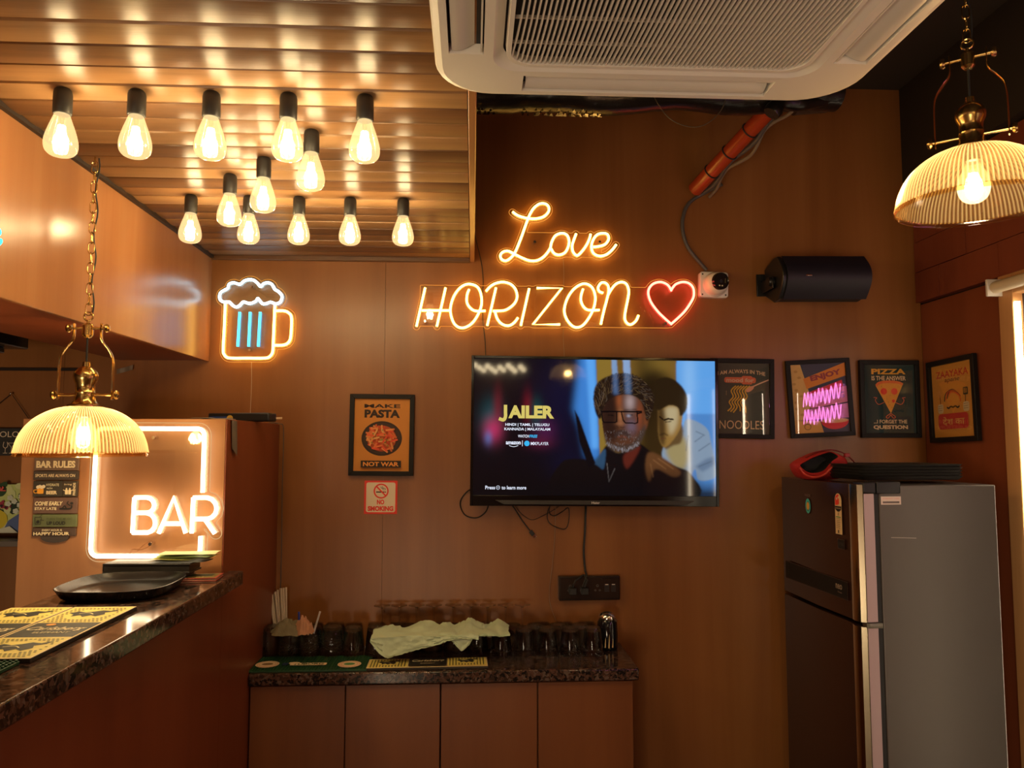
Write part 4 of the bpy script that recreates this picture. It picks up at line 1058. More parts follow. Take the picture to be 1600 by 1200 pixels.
# hair
hair = sm_poly(zz([(150, 470), (135, 380), (142, 290), (180, 230), (240, 195), (310, 172), (400, 170), (490, 195), (560, 255), (605, 330), (605, 420), (580, 500), (550, 530), (530, 440), (500, 372), (430, 335), (340, 335), (270, 365), (220, 420), (200, 500), (180, 520)]))
lay(pm(hair, .9), (30, 20, 14)); hm = pm(hair, .5)
for k in range(560):
    cx, cyy = rng.uniform(140, 605), rng.uniform(170, 520)
    f_ = (cx - 140) / 465; th = -2.0 + 2.9 * f_ + rng.normal(0, .38); L = rng.uniform(24, 52)
    dx, dy = L * math.cos(th), L * math.sin(th)
    c_ = [(132, 104, 66), (84, 60, 38), (58, 42, 28), (110, 96, 84)][rng.integers(4)]
    if cyy > 330 and 235 < cx < 500: continue
    lay_line(zz([(cx, cyy), (cx + dx * .5 - dy * .1, cyy + dy * .5 + dx * .1), (cx + dx, cyy + dy)]), .38, .38, c_, hm)
for k in range(60):      # loose hair breaking the outline
    t_ = rng.uniform(0, PI); cx, cyy = 370 - 232 * math.cos(t_), 400 - 226 * math.sin(t_)
    lay_line(zz([(cx, cyy + 12), (cx + rng.normal(8, 8), cyy - 10 + rng.normal(0, 5))]), .5, .7, (34, 24, 16))
for k in range(260):     # stubble on cheeks and jaw
    cx, cyy = rng.uniform(225, 520), rng.uniform(600, 745)
    lay_line(zz([(cx, cyy), (cx + rng.normal(0, 3), cyy + 9)]), .35, .35, [(40, 28, 24), (150, 140, 138), (88, 70, 60)][rng.integers(3)], fm)
lay(hm * pm(zz([(285, 160), (320, 160), (330, 330), (290, 330)]), 2) * .35, (110, 150, 210)); lay(hm * pm(zz([(375, 160), (425, 160), (430, 330), (385, 330)]), 2) * .35, (120, 160, 214))
# spectacles
for q in ([(197, 462), (318, 462), (316, 540), (300, 548), (215, 546), (205, 530), (197, 462)], [(352, 464), (478, 464), (480, 545), (465, 552), (385, 550), (368, 530), (352, 464)]): lay(line(zz(q), 2.0, .4), (8, 6, 8))
lay(line(zz([(195, 464), (510, 462)]), 2.4, .4), (8, 6, 8)); lay(line(zz([(478, 478), (512, 468)]), 2.2, .4), (8, 6, 8)); lay(line(zz([(395, 492), (440, 488)]), 1.6, .6), (26, 14, 12)); lay(line(zz([(250, 490), (290, 494)]), 1.6, .6), (14, 8, 8)); lay(spot(982, 649, 3, 2.2) * .6, (170, 170, 190)); lay(line(zz([(375, 450), (470, 446)]), 1.8, .8) * .6, (30, 18, 14))
# blade edge in front, dark lower half
lay(pm([(897, 640), (904, 652), (930, 722), (920, 730), (905, 690)], .8), (7, 7, 12))
lay(np.clip((PY - 722) / 40, 0, 1) * np.clip((1102 - PX) / 30, 0, 1) * .88, (8, 7, 9)); lay(np.clip((PY - 745) / 22, 0, 1) * .9, (7, 8, 12))
me = bpy.data.meshes.new('screen_picture')
sx = scr[0] + (scr[1] - scr[0]) * np.linspace(0, 1, NX); sz = scr[3] + (scr[2] - scr[3]) * np.linspace(0, 1, NY); SX, SZ = np.meshgrid(sx, sz)
co = np.stack([SX, np.full(SX.shape, -.0008), SZ], -1).reshape(-1, 3)
idx = np.arange(NX * NY).reshape(NY, NX); q = np.stack([idx[:-1, :-1], idx[1:, :-1], idx[1:, 1:], idx[:-1, 1:]], -1).reshape(-1, 4)
me.vertices.add(len(co)); me.vertices.foreach_set('co', co.ravel()); me.loops.add(q.size); me.loops.foreach_set('vertex_index', q.ravel())
me.polygons.add(len(q)); me.polygons.foreach_set('loop_start', np.arange(0, q.size, 4)); me.update(calc_edges=True)
ca = me.color_attributes.new('picture', 'FLOAT_COLOR', 'POINT'); ca.data.foreach_set('color', np.concatenate([img, np.ones((NY, NX, 1))], -1).astype(np.float32).ravel())
ms = bpy.data.materials.new('screen_image'); ms.use_nodes = True; n_, l_ = nt(ms); pb = n_['Principled BSDF']
pb.inputs['Base Color'].default_value = (.004, .004, .004, 1); pb.inputs['Roughness'].default_value = .045; pb.inputs['Specular IOR Level'].default_value = .6
va = n_.new('ShaderNodeVertexColor'); va.layer_name = 'picture'; l_.new(va.outputs[0], pb.inputs['Emission Color']); pb.inputs['Emission Strength'].default_value = 1.0
me.materials.append(ms); o = link('screen', me, tv); o['label'] = 'glossy screen with two men in a film advert'
A = Art(.00006)
def S(px, py): return (scr[0] + (px - 741) / 378 * (scr[1] - scr[0]), scr[3] - (py - 563) / 208 * (scr[3] - scr[2]))
us = (scr[1] - scr[0]) / 378
tcol = lambda n, c, s=1.0: glow('screen_' + n, srgb(*c), s)
Wt = tcol('white', (232, 238, 255)); Yt = tcol('gold', (214, 196, 104)); Ct = tcol('cyan', (60, 180, 240))
def ST(s_, px, py, w_, h_, m_, bold=.02, slant=0): x, y = S(px, py); A.text(s_, x, y, w_ * us, h_ * us, m_, bold, slant=slant)
ST('AILER', 830, 644.5, 71, 20, Yt, .05)
A.stroke([S(790, 634), S(790, 645), S(790, 652), S(787, 657), S(780, 655)], 5.2 * us, Yt)
A.build('screen_title', tv, base=.001); A = Art(.00006)
ST('HINDI | TAMIL | TELUGU', 824, 664.5, 68, 5.4, Wt, .025); ST('KANNADA | MALAYALAM', 824, 671.3, 71, 5.4, Wt, .025)
A.build('screen_lettering', tv, base=.001); A = Art(.00006)
ST('WATCH', 818, 681.5, 17, 4.4, Wt, .02); ST('FREE', 833.5, 681.5, 12, 4.4, Ct, .03, .2)
ST('amazon', 802.5, 692, 23, 4.6, Wt, .035); ST('|', 816.5, 692.5, .8, 9, Wt, 0); x, y = S(823.5, 692.5); A.ell(x, y, 4.2 * us, 4.2 * us, Ct, 20); x, y = S(803, 696.5); A.stroke([(x - 7 * us, y + .6 * us), (x, y - 1.2 * us), (x + 7 * us, y + .6 * us)], .8 * us, Wt)
ST('MX', 834, 692.6, 9, 4.6, Wt, .04); ST('PLAYER', 848, 692.6, 18, 4.6, Wt, .005)
A.build('screen_logos', tv, base=.001); A = Art(.00006)
ST('Press', 767.5, 759.5, 15, 5.6, Wt, .02); x, y = S(779.5, 759.5); A.ell(x, y, 3 * us, 3 * us, Wt, 16); A.ell(x, y, 2.4 * us, 2.4 * us, glow('screen_black', (.003, .003, .006), 1), 16); ST('to learn more', 804, 759.5, 38, 5.6, Wt, .02)
x, y = S(779.5, 759.5); A.stroke([(x - 1.3 * us, y), (x + 1.3 * us, y)], .7 * us, Wt, False)
A.build('screen_lettering', tv, base=.001)
A = Art(); A.text('Haier', TW * .0, -TH / 2 + .0135, .032, .009, flat((200, 196, 190)), .02); A.build('maker_name', tv, base=.0092)
# ============================================================ CABLES ON THE BACK WALL
def wall_cable(name, label, pts, r, m, d=.006, cat='cable', Yp=None):
    P = [at(p[0], p[1], Y=(YW - (p[2] if len(p) > 2 else d))) for p in pts]
    return single(name, MB().tube(smooth_path(P, 6), r, 8), m, label, cat, tuple(P[0]))
M_cable = mat('black_cable', (.012, .012, .012), .45); M_thin = mat('beige_cable', (.32, .20, .12), .5); M_grey = mat('grey_conduit', (.10, .09, .085), .5)
wall_cable('cable', 'black cable looping out below the left corner of the television', [(748, 760, .03), (730, 768), (719, 785), (726, 804), (745, 809), (760, 798), (764, 780, .02), (762, 770, .03)], .0024, M_cable)
t_p = [(790, 780, .03), (802, 792), (815, 812), (828, 829)]
wall_cable('display_cable', 'black cable with a metal plug hanging below the television', t_p, .0024, M_cable, .008)
P = at(832, 834, Y=YW - .009)
hd = bpy.data.objects[-1]
pl_ = thing('cable_plug', 'black plug with bright metal tip hanging under the television', 'plug', P, (0, R(-38), 0))
part('grip', MB().box(-.0075, .0075, -.004, .004, -.006, .014), M_cable, pl_, bev=.0015); part('metal_tip', MB().box(-.0055, .0055, -.003, .003, -.016, -.006), M_chrome, pl_, bev=.0005)
wall_cable('cable', 'thin black cable sagging to the right under the television', [(800, 782, .03), (812, 800), (830, 812), (848, 806), (868, 795), (880, 785, .03)], .0012, M_cable, .005)
wall_cable('cable', 'coiled black cable below the middle of the television', [(866, 780, .03), (856, 798), (857, 815), (870, 824), (884, 826), (889, 812), (888, 794), (878, 800), (866, 806), (858, 800), (862, 780, .03)], .0017, M_cable, .007)
wall_cable('power_cord', 'thick black power cord from the television down to the socket board', [(915, 784, .03), (915, 800), (914, 830), (912, 860), (914, 889), (916, 900, .03), (912, 914, .036)], .0042, M_cable, .008)
wall_cable('thin_cable', 'thin pale cable running from television to the counter', [(868, 784, .03), (868, 800), (866, 850), (862, 890), (858, 930), (862, 952), (869, 970)], .0012, M_thin, .004)
wall_cable('thin_cable', 'black cable running from the lowered ceiling behind the word sign to the television', [(739, 358), (745, 380), (752, 410), (755, 440), (753, 470), (755, 505), (758, 535), (759, 562, .03)], .0016, M_cable, .004)
wall_cable('thin_cable', 'thin clear lead hanging from the script sign to the television', [(880, 405), (881, 430), (880, 470), (881, 500), (880, 525), (882, 562, .03)], .0011, M_thin, .004)
wall_cable('thin_cable', 'thin white lead below the neon beer mug sign', [(393, 566), (393, 600), (391, 648)], .0010, mat('white_lead', (.6, .5, .4), .5), .004)
wall_cable('thin_cable', 'grey cable down the corner beside the tall cabinet', [(418, 661, .05), (437, 662, .02), (443, 674), (441, 760), (440, 850), (438, 930), (437, 960)], .0016, M_grey, .005)
# socket board
a, b = at(873, 901, Y=YW - .035), at(970, 938, Y=YW - .035)
W_, H_ = (b.x - a.x) / 2, (a.z - b.z) / 2
sb = thing('socket_board', 'dark brown socket board with a plug below the television', 'socket', ((a.x + b.x) / 2, YW - .001, (a.z + b.z) / 2), (0, R(-.3), 0))
part('box', MB().prism([(-W_, -.0), (-W_ + .002, -.030), (W_ - .002, -.030), (W_, -.0)], -H_, H_, 'xy'), mat('brown_socket', (.022, .012, .009), .25), sb, bev=.003)
part('face_plate', MB().box(-W_ + .006, W_ - .006, -.0335, -.030, -H_ + .008, H_ - .008), mat('brown_socket2', (.028, .015, .011), .22), sb, bev=.001)
A = Art()
ho = (6, 4, 4); gl_ = (190, 180, 170)
for cx in (-.075, -.025, .030):
    A = Art()
    for dx, dy, q in ((0, .010, .0038), (-.0085, -.007, .0026), (.0085, -.007, .0026)): A.ell(cx + dx, dy, q + .001, q + .001, (96, 84, 76), 14); A.ell(cx + dx, dy, q, q, ho, 14)
    A.build('outlet', sb, base=.0336)
for cx in (.066, .092): A = Art(); A.rect(cx - .0095, cx + .0095, -.014, .016, (30, 16, 12)); A.rect(cx - .006, cx + .006, .0125, .015, gl_); A.build('switch', sb, base=.0336)
for s_, cx in ((0, -.068), (1, -.022)):
    part('plug', MB().box(cx - .013, cx + .013, -.062, -.034, -.018, .006).tube([(cx, -.048, .004), (cx + .004, -.05, .020), (cx + .012, -.046, .034), (-.022, -.03, .052)], .0035, 8), M_cable, sb, bev=.004)
# ============================================================ CAMERA AND LOUDSPEAKER
c = at(1114.5, 445.5, Y=YW - .02)
cc = thing('security_camera', 'white square based security camera at the tip of the heart', 'camera', (c.x, YW - .001, c.z), (0, R(1.5), 0))
part('base_plate', MB().prism(rrect(-.058, .058, -.052, .052, .012), -.030, 0, 'xz'), M_white, cc, bev=.003)
part('dome', MB().lathe([(.050, .028), (.050, .036), (.044, .046), (.040, .048)], 32, (.004, 0, 0), 'y').ball((.004, -.050, .0), .046, 28, 16), M_white, cc)
L = MB().lathe([(0, .0), (.030, .0), (.033, .004), (.0335, .0), (.034, -.012), (.031, -.014)], 32, (0, 0, 0), 'y')
o = part('lens', L, mat('lens_black', (.01, .01, .01), .15), cc); o.location = (.006, -.0975, .0); o.rotation_euler = (R(4), 0, R(14))
A = Art(); A.ell(0, 0, .0065, .0065, (24, 24, 24)); A.ell(0, 0, .004, .004, (8, 8, 10)); 
for dx in (-.006, .006): A.rect(dx - .003, dx + .003, -.020, -.015, (210, 196, 150))
A.rect(.017, .020, -.006, .012, (90, 80, 40))
A.build('lens_print', o, base=.0005)
A = Art()
for dx in (-.047, .047):
    for dz in (-.041, .041): A.ell(dx, dz, .0033, .0033, (30, 24, 22), 12)
A.build('screws', cc, base=.0302)
a, b = at(1216, 398, Y=2.86), at(1355, 469, Y=2.86)
sp_ = thing('loudspeaker', 'black horizontal loudspeaker mounted on the wall near the corner', 'speaker', ((a.x + b.x) / 2, YW - .13, (a.z + b.z) / 2), (0, R(-.6), 0))
W_, H_ = (b.x - a.x) / 2, (a.z - b.z) / 2
prof = [(.115, -H_ * .55), (.115, H_ * .70), (.02, H_), (-.02, H_ * .97)] + [(-.02 - .052 * math.sin(PI * t), H_ * (.97 - 1.9 * t)) for t in [k / 10 for k in range(1, 10)]] + [(-.02, -H_ * .93), (.03, -H_)]
bodyp = [(y_, z_) for y_, z_ in prof]
part('cabinet_shell', MB().prism([(y_ * .93 + .004, z_ * .97) for y_, z_ in bodyp], -W_ + .004, W_ - .006, 'yz'), M_blackm, sp_, bev=.003)
gp = [(-.02 - .055 * math.sin(PI * t), H_ * (.99 - 1.94 * t)) for t in [k / 14 for k in range(15)]]
mgr = mat('speaker_mesh', (.016, .012, .022), .55); 
part('grille', MB().prism(gp + [(y_ + .004, z_) for y_, z_ in gp[::-1]], -W_ + .018, W_, 'yz'), mgr, sp_)
part('end_cap', MB().prism([(y_ * .99, z_ * 1.0) for y_, z_ in bodyp], -W_, -W_ + .016, 'yz'), M_black, sp_, bev=.004)
part('badge', MB().box(-W_ * .50, -W_ * .36, -.0765, -.0705, -.004, .002), M_chrome, sp_, bev=.001)
part('mounting_knob', MB().lathe([(0, -W_ - .024), (.017, -W_ - .024), (.020, -W_ - .018), (.020, -W_ - .004), (.012, -W_)], 18, (0, .02, -.006), 'x'), M_black, sp_)
part('wall_bracket', MB().box(-W_ - .014, -W_ - .008, -.0, .128, -.035, .012).box(-W_ - .03, -W_ + .05, .120, .128, -.045, .045), M_black, sp_, bev=.002)
# ============================================================ PIPES UNDER THE UPPER CEILING
pa, pb_ = at(1086, 296, Y=YW - .02), at(1196, 178, Y=2.62)
rp = thing('red_pipe', 'orange red pipe slanting down from the ceiling to the back wall', 'pipe', tuple(pa))
part('pipe', MB().tube([pa, pb_ + (pb_ - pa) * .25], .030, 20), mat('orange_pvc', (.42, .055, .015), .25, bump=(30, .3, .002)), rp, True)
dv = (pb_ - pa); tv_ = dv.normalized()
def ring_at(t, r=.0315):
    c_ = pa + dv * t; a_ = tv_.cross(Vector((0, 1, 0))).normalized(); b_ = tv_.cross(a_)
    return [c_ + a_ * (r * math.cos(x)) + b_ * (r * math.sin(x)) for x in [2 * PI * k / 20 for k in range(20)]]
for t_ in (.26, .52, .80): part('tape_band', MB().tube(ring_at(t_), .003, 6, True, flat=1.0), M_blackm, rp, True)
for k_, (off, sg, m_) in enumerate((((.036, .0, -.012), .010, M_grey), ((.052, .01, -.020), .018, mat('pale_conduit', (.22, .17, .12), .5)))):
    P = [pa + dv * (t_ / 10) * 1.2 + Vector(off) + Vector((.6, 0, -.5)) * (sg * math.sin(t_ * 1.35 + k_)) for t_ in range(11)]
    single('conduit', MB().tube(smooth_path(P, 4), .0085 - .002 * k_, 10), m_, ('dark grey' if k_ == 0 else 'pale') + ' conduit strapped along the underside of the red pipe', 'conduit', tuple(P[0]))
wall_cable('conduit', 'dark curved conduit from the red pipe down to the security camera', [(1128, 288, .07), (1098, 303), (1076, 318), (1067, 340), (1067, 362), (1074, 385), (1088, 404), (1104, 422)], .0075, M_grey, .010, 'conduit')
# black wrapped refrigerant pipes
m_foil = mat('black_foil', (.010, .009, .008), .28, bump=(25, .5, .006))
mb = MB(); P = []; rr_ = []
for k_ in range(50):
    x = .0 + k_ * .026; P.append((x, 2.55 + .01 * math.sin(k_ * .4), 2.785 + .006 * math.sin(k_ * .3) + .0007 * k_)); rr_.append(.060 + .004 * nz(k_ * .9, 3))
mb.tube(P, rr_, 18)
wd = thing('wrapped_duct', 'black foil wrapped duct running along the wall behind the air conditioner', 'duct', P[0]); part('duct', mb, m_foil, wd, True)
mb = MB(); random.seed(11)  # gold chips stand in for neon glints on the wrinkled wrap
for k_ in range(110):
    x = .16 + .28 * random.random() if k_ > 24 else .01 + .06 * random.random(); a_ = -1.9 + random.random() * 1.1
    q = .0665; z = 2.785 + q * math.sin(a_); y = 2.55 + q * math.cos(a_) - .02
    s_ = .003 + .004 * random.random()
    mb.add([(x - s_, y, z - .002), (x + s_, y - .003, z - .004), (x + s_ * .3, y - .006, z + s_)], [(0, 1, 2)])
part('glint_chips', mb, mat('gold_glint', (.75, .50, .15), .25, 1), wd, True, smooth=False, kind='stuff', label='gold chips imitating neon glints')
part('pipe_joint', MB().tube(smooth_path([at(1205, 178, Y=2.50), at(1222, 160, Y=2.50), at(1262, 160, Y=2.52), at(1300, 150, Y=2.54)], 5), [.028 + .004 * math.sin(k) for k in range(16)], 14), m_foil, wd, True)
part('pipe_end', MB().tube([at(1240, 160, Y=2.62), at(1290, 156, Y=2.62)], .045, 22), mat('brown_tape', (.06, .04, .03), .4), wd, True, label='brown taped pipe end')
P = [at(x, y, Y=2.50) for x, y in ((1020, 146), (1028, 162), (1045, 184), (1068, 196), (1092, 198), (1112, 188), (1128, 170), (1136, 148))]
single('hanging_wire', MB().tube(smooth_path(P, 5), .0016, 6), mat('dull_wire', (.12, .09, .05), .5), 'thin wire loop sagging below the air conditioner', 'wire', tuple(P[0]))

# ============================================================ SERVICE BAY DECOR
t = thing('chalkboard_sign', 'dark slate sign with drink drawings hanging by a cord at the left', 'sign', tuple(at(-10, 690, Y=YW - .02)))
p0, p1_ = at(-60, 669, Y=YW - .02), at(38.5, 712, Y=YW - .02)
part('board', MB().box(p0.x, p1_.x, YW - .022, YW - .010, p1_.z, p0.z), mat('slate', (.03, .024, .02), .6), t, True, bev=.001)
A = Art(); ox = t.location.x; oz = t.location.z; chalk = flat((168, 150, 128))
def Q(px, py): p = at(px, py, Y=YW - .024); return (p.x - ox, p.z - oz)
x, y = Q(6, 678.5); A.text('TICOLO', x - .008, y, .125, .022, chalk, .005)
for k_, px in enumerate((-8, 7.5, 17, 27.5, 35.5)):
    x, y = Q(px, 708); hg_ = .042
    if k_ in (1, 4): A.stroke([(x - .006, y + hg_), (x - .008, y + hg_ * .62), (x, y + hg_ * .45), (x + .008, y + hg_ * .62), (x + .006, y + hg_)], .0022, chalk); A.stroke([(x, y + hg_ * .45), (x, y)], .002, chalk, False); A.stroke([(x - .008, y), (x + .008, y)], .002, chalk, False)
    elif k_ == 2: A.stroke([(x - .013, y + hg_ * .9), (x + .013, y + hg_ * .9), (x, y + hg_ * .5), (x - .013, y + hg_ * .9)], .002, chalk, False); A.stroke([(x, y + hg_ * .5), (x, y)], .002, chalk, False); A.stroke([(x - .008, y), (x + .008, y)], .002, chalk, False)
    elif k_ == 3: A.stroke([(x - .010, y), (x - .010, y + hg_ * .7), (x - .003, y + hg_ * .95), (x - .003, y + hg_ * 1.35), (x + .003, y + hg_ * 1.35), (x + .003, y + hg_ * .95), (x + .010, y + hg_ * .7), (x + .010, y), (x - .010, y)], .002, chalk, False); A.rect(x - .007, x + .007, y + .008, y + .02, chalk)
    else: A.stroke([(x - .010, y), (x - .010, y + hg_ * .6), (x + .010, y + hg_ * .6), (x + .010, y), (x - .010, y)], .002, chalk, False)
A.build('chalk_print', t, base=t.location.y - (YW - .0222))
na = at(18, 615, Y=YW - .012)
part('cord', MB().tube([(p0.x + .02, YW - .012, p0.z), tuple(na), (p1_.x + .03, YW - .012, p0.z - .0)], .0016, 6), mat('dark_cord', (.03, .015, .01), .8), t, True)
part('nail', MB().ball((na.x, na.y - .005, na.z), .0045, 10, 6), M_chrome, t, True)
# flower painting
p0, p1_ = at(-50, 757, Y=YW - .02), at(36, 832, Y=YW - .02)
fp = thing('flower_painting', 'unframed painting of flowers in a yellow vase at the left edge', 'painting', ((p0.x + p1_.x) / 2, YW - .009, (p0.z + p1_.z) / 2))
W_, H_ = (p1_.x - p0.x) / 2, (p0.z - p1_.z) / 2
part('canvas', MB().box(-W_, W_, -.014, 0, -H_, H_), mat('canvas_cloth', srgb(190, 190, 160), .7), fp, smooth=False)
A = Art(); A.rect(-W_, W_, -H_, H_, (150, 158, 96)); random.seed(5)
for k_ in range(26): A.ell(random.uniform(-W_, W_), random.uniform(-H_ * .2, H_), .012, .02, random.choice([(44, 70, 36), (78, 100, 52), (196, 200, 140), (36, 52, 34)]), 10, random.random() * 3)
A.rect(-W_, W_, -H_, -H_ * .55, (160, 156, 120)); A.poly([(W_ * .5, -H_ * .5), (W_, -H_ * .1), (W_, -H_), (W_ * .3, -H_)], (70, 84, 122))
A.ell(W_ * .05, -H_ * .45, W_ * .42, H_ * .42, (198, 176, 44), 24); A.ell(-W_ * .1, -H_ * .4, W_ * .12, H_ * .26, (226, 206, 84), 16)
for k_ in range(30): A.ell(W_ * random.uniform(-.35, .55), H_ * random.uniform(-.05, .3), .0055, .0055, random.choice([(96, 24, 34), (130, 40, 52), (60, 16, 26)]), 9)
for x, y in ((.55, .45), (.7, .3), (.9, .15), (.5, .2), (.95, .5), (.78, -.1)):
    for q in range(5): A.ell(W_ * x + .006 * math.cos(q * 1.26), H_ * y + .006 * math.sin(q * 1.26), .006, .0045, (216, 218, 196), 8)
for q in range(6): A.stroke([(W_ * .25, H_ * .75), (W_ * .25 + .016 * math.cos(q), H_ * .75 + .016 * abs(math.sin(q)))], .004, (196, 80, 70), False)
A.poly([(-W_ * .2, -H_), (W_ * .6, -H_ * .72), (W_ * .9, -H_), ], (214, 212, 190))
A.build('picture', fp, base=.0141)
p0, p1_ = at(-60, 846, Y=YW - .14), at(45, 846, Y=YW - .14)
single('wall_shelf', MB().box(p0.x, -1.36, YW - .14, YW - .01, p0.z - .02, p0.z), mat('steel_shelf', (.22, .18, .15), .35, .6), 'narrow steel edged shelf under the flower painting', 'shelf', (-1.7, YW - .07, p0.z - .02), bev=.001)
single('steel_hood', MB().box(-2.3, -1.55, 2.35, 2.75, 1.925, 2.015).box(-2.25, -1.6, 2.38, 2.7, 1.905, 1.925), mat('dark_steel_hood', (.10, .13, .17), .12, .9), 'dark shiny steel hood under the low ceiling behind the bulkhead', 'hood', (-1.9, 2.55, 1.905), bev=.004)
p0 = at(195, 580, Y=YW - .009)
single('tape_scrap', MB().grid(lambda u, v: (p0.x - .03 + .06 * u, YW - .010 - .002 * math.sin(u * 9), p0.z - .012 + .018 * v + .018 * u), 8, 3), mat('tape', (.22, .16, .11), .4), 'scrap of old tape stuck on the bay wall under the bulkhead', 'tape', (p0.x, YW - .010, p0.z))

# ============================================================ BAR RULES SIGN
YB = 2.38 - .002
def Tq(px, py): p = at(px, py, Y=YB - .008); return p
br = thing('bar_rules_sign', 'rustic plank sign headed BAR RULES on the tall cabinet', 'sign', tuple(Tq(87, 777)))
rows = [((54, 715), (122.5, 735.5), (132, 104, 84)), ((53, 735.5), (122, 750), (74, 62, 54)), ((52.5, 751), (97, 776.5), (66, 58, 46)), ((98.5, 751), (120.5, 776.5), (72, 60, 46)), ((52.5, 777), (120, 802.5), (118, 86, 72)), ((51.5, 803.5), (119.5, 823.5), (112, 118, 76)), ((50.5, 824.5), (118, 838), (88, 66, 54))]
cr = (222, 204, 164); dk = (34, 30, 22)
for (x0, y0), (x1, y1), c_ in rows:
    a_, b_ = Tq(x0, y0), Tq(x1, y1)
    ml = wood('sign_%d_%d_%d' % c_, [tuple(v * .75 for v in srgb(*c_)), srgb(*c_)], 'x', .6, 40)
    part('board', MB().box(a_.x, b_.x, YB - .010 + .002 * random.random(), YB, b_.z + .0008, a_.z - .0008), ml, br, True, bev=.0012)
a_, b_ = Tq(63, 838), Tq(107, 848)
part('board', MB().prism([(a_.x, a_.z)] + [((a_.x + b_.x) / 2 - (b_.x - a_.x) / 2 * math.cos(PI * k / 10), a_.z - (a_.z - b_.z) * math.sin(PI * k / 10) ** .8) for k in range(1, 10)] + [(b_.x, a_.z)], YB - .008, YB, 'xz'), wood('sign_tail', [(.05, .035, .028), (.10, .07, .055)], 'x', .6, 40), br, True)
A = Art(); ox, oz = br.location.x, br.location.z
up_ = (Tq(100, 700).x - Tq(0, 700).x) / 100
def RT(s_, px, py, w_, h_, c_, bold=.02, **k): p = Tq(px, py); A.text(s_, p.x - ox, p.z - oz, w_ * up_, h_ * up_, c_, bold, **k)
def rq(px, py): p = Tq(px, py); return (p.x - ox, p.z - oz)
RT('BAR RULES', 88, 725.5, 61, 11.5, cr, .05); RT('SPORTS ARE ALWAYS ON', 87, 743, 62, 5, cr, .02)
RT('HYDRATE', 83, 757.5, 20, 4, (176, 170, 140), .01); RT('WITH', 78, 763, 9, 2.6, (176, 170, 140), .01); RT('BEER', 81.5, 769.5, 17, 5.6, cr, .05)
x, y = rq(64, 766); A.rr(x - 5 * up_, x + 5 * up_, y - 5.5 * up_, y + 4 * up_, 1.5 * up_, (212, 148, 44)); A.stroke([(x - 5 * up_, y + 1 * up_), (x - 10 * up_, y), (x - 9 * up_, y - 4 * up_), (x - 5 * up_, y - 4 * up_)], 1.4 * up_, (212, 148, 44))
for q in range(4): A.ell(x + (-4 + 3 * q) * up_, y + (5 + (q % 2)) * up_, 2.8 * up_, 2.8 * up_, (226, 214, 186), 12)
RT('bring', 107.5, 757, 12, 3.6, cr, .0, slant=.2); RT('FRIENDS', 117, 764, 20, 4, cr, .03, rot=PI / 2)
x, y = rq(107.5, 768)
for s_ in (-1, 1): A.rr(x + s_ * 2.6 * up_ - 2.3 * up_, x + s_ * 2.6 * up_ + 2.3 * up_, y - 4.5 * up_, y + 3 * up_, up_, cr); A.ell(x + s_ * 2.6 * up_, y + 4.4 * up_, 1.5 * up_, 1.5 * up_, cr, 10); A.stroke([(x + s_ * 4 * up_, y + 1 * up_), (x + s_ * 8 * up_, y + 3 * up_)], 1 * up_, cr, False)
RT('COME EARLY', 77.5, 786.5, 43, 6.6, cr, .04, slant=.15); RT('STAY LATE', 72.5, 794.5, 34, 4.4, cr, .03)
x, y = rq(105, 794); A.stroke([(x - 11 * up_, y - .5 * up_), (x + 6 * up_, y - .5 * up_), (x + 8 * up_, y + 5 * up_)], 2.4 * up_, dk); A.ell(x + 8 * up_, y + 8 * up_, 2.6 * up_, 2.2 * up_, dk, 12); A.stroke([(x + 6 * up_, y + 4 * up_), (x + 1 * up_, y + 8 * up_), (x + 3 * up_, y + 11 * up_)], 1.4 * up_, dk); A.stroke([(x - 6 * up_, y), (x - 3 * up_, y + 4 * up_), (x, y)], 1.8 * up_, dk)
RT('TURN THE MUSIC', 94, 810.5, 40, 3.6, (70, 74, 44), .02); RT('UP LOUD', 89, 817, 29, 5.6, dk, .04)
x, y = rq(61, 813); A.stroke([(x - 5 * up_, y + 5 * up_), (x - 4 * up_, y - 6 * up_), (x + 4 * up_, y - 6 * up_), (x + 5 * up_, y + 5 * up_), (x - 5 * up_, y + 5 * up_)], 1 * up_, dk, False); A.ell(x, y - 2 * up_, 2.6 * up_, 2.6 * up_, dk, 12); A.stroke([(x + 4 * up_, y + up_), (x + 9 * up_, y)], .9 * up_, dk, False); A.stroke([(x + 2 * up_, y + 5 * up_), (x + 6 * up_, y + 9 * up_)], .7 * up_, dk, False)
RT('EVERY HOUR IS', 83, 828, 31, 3.2, cr, .02); RT('HAPPY HOUR', 82, 833.5, 56, 5.2, cr, .04)
A.build('lettering', br, base=br.location.y - (YB - .0104))
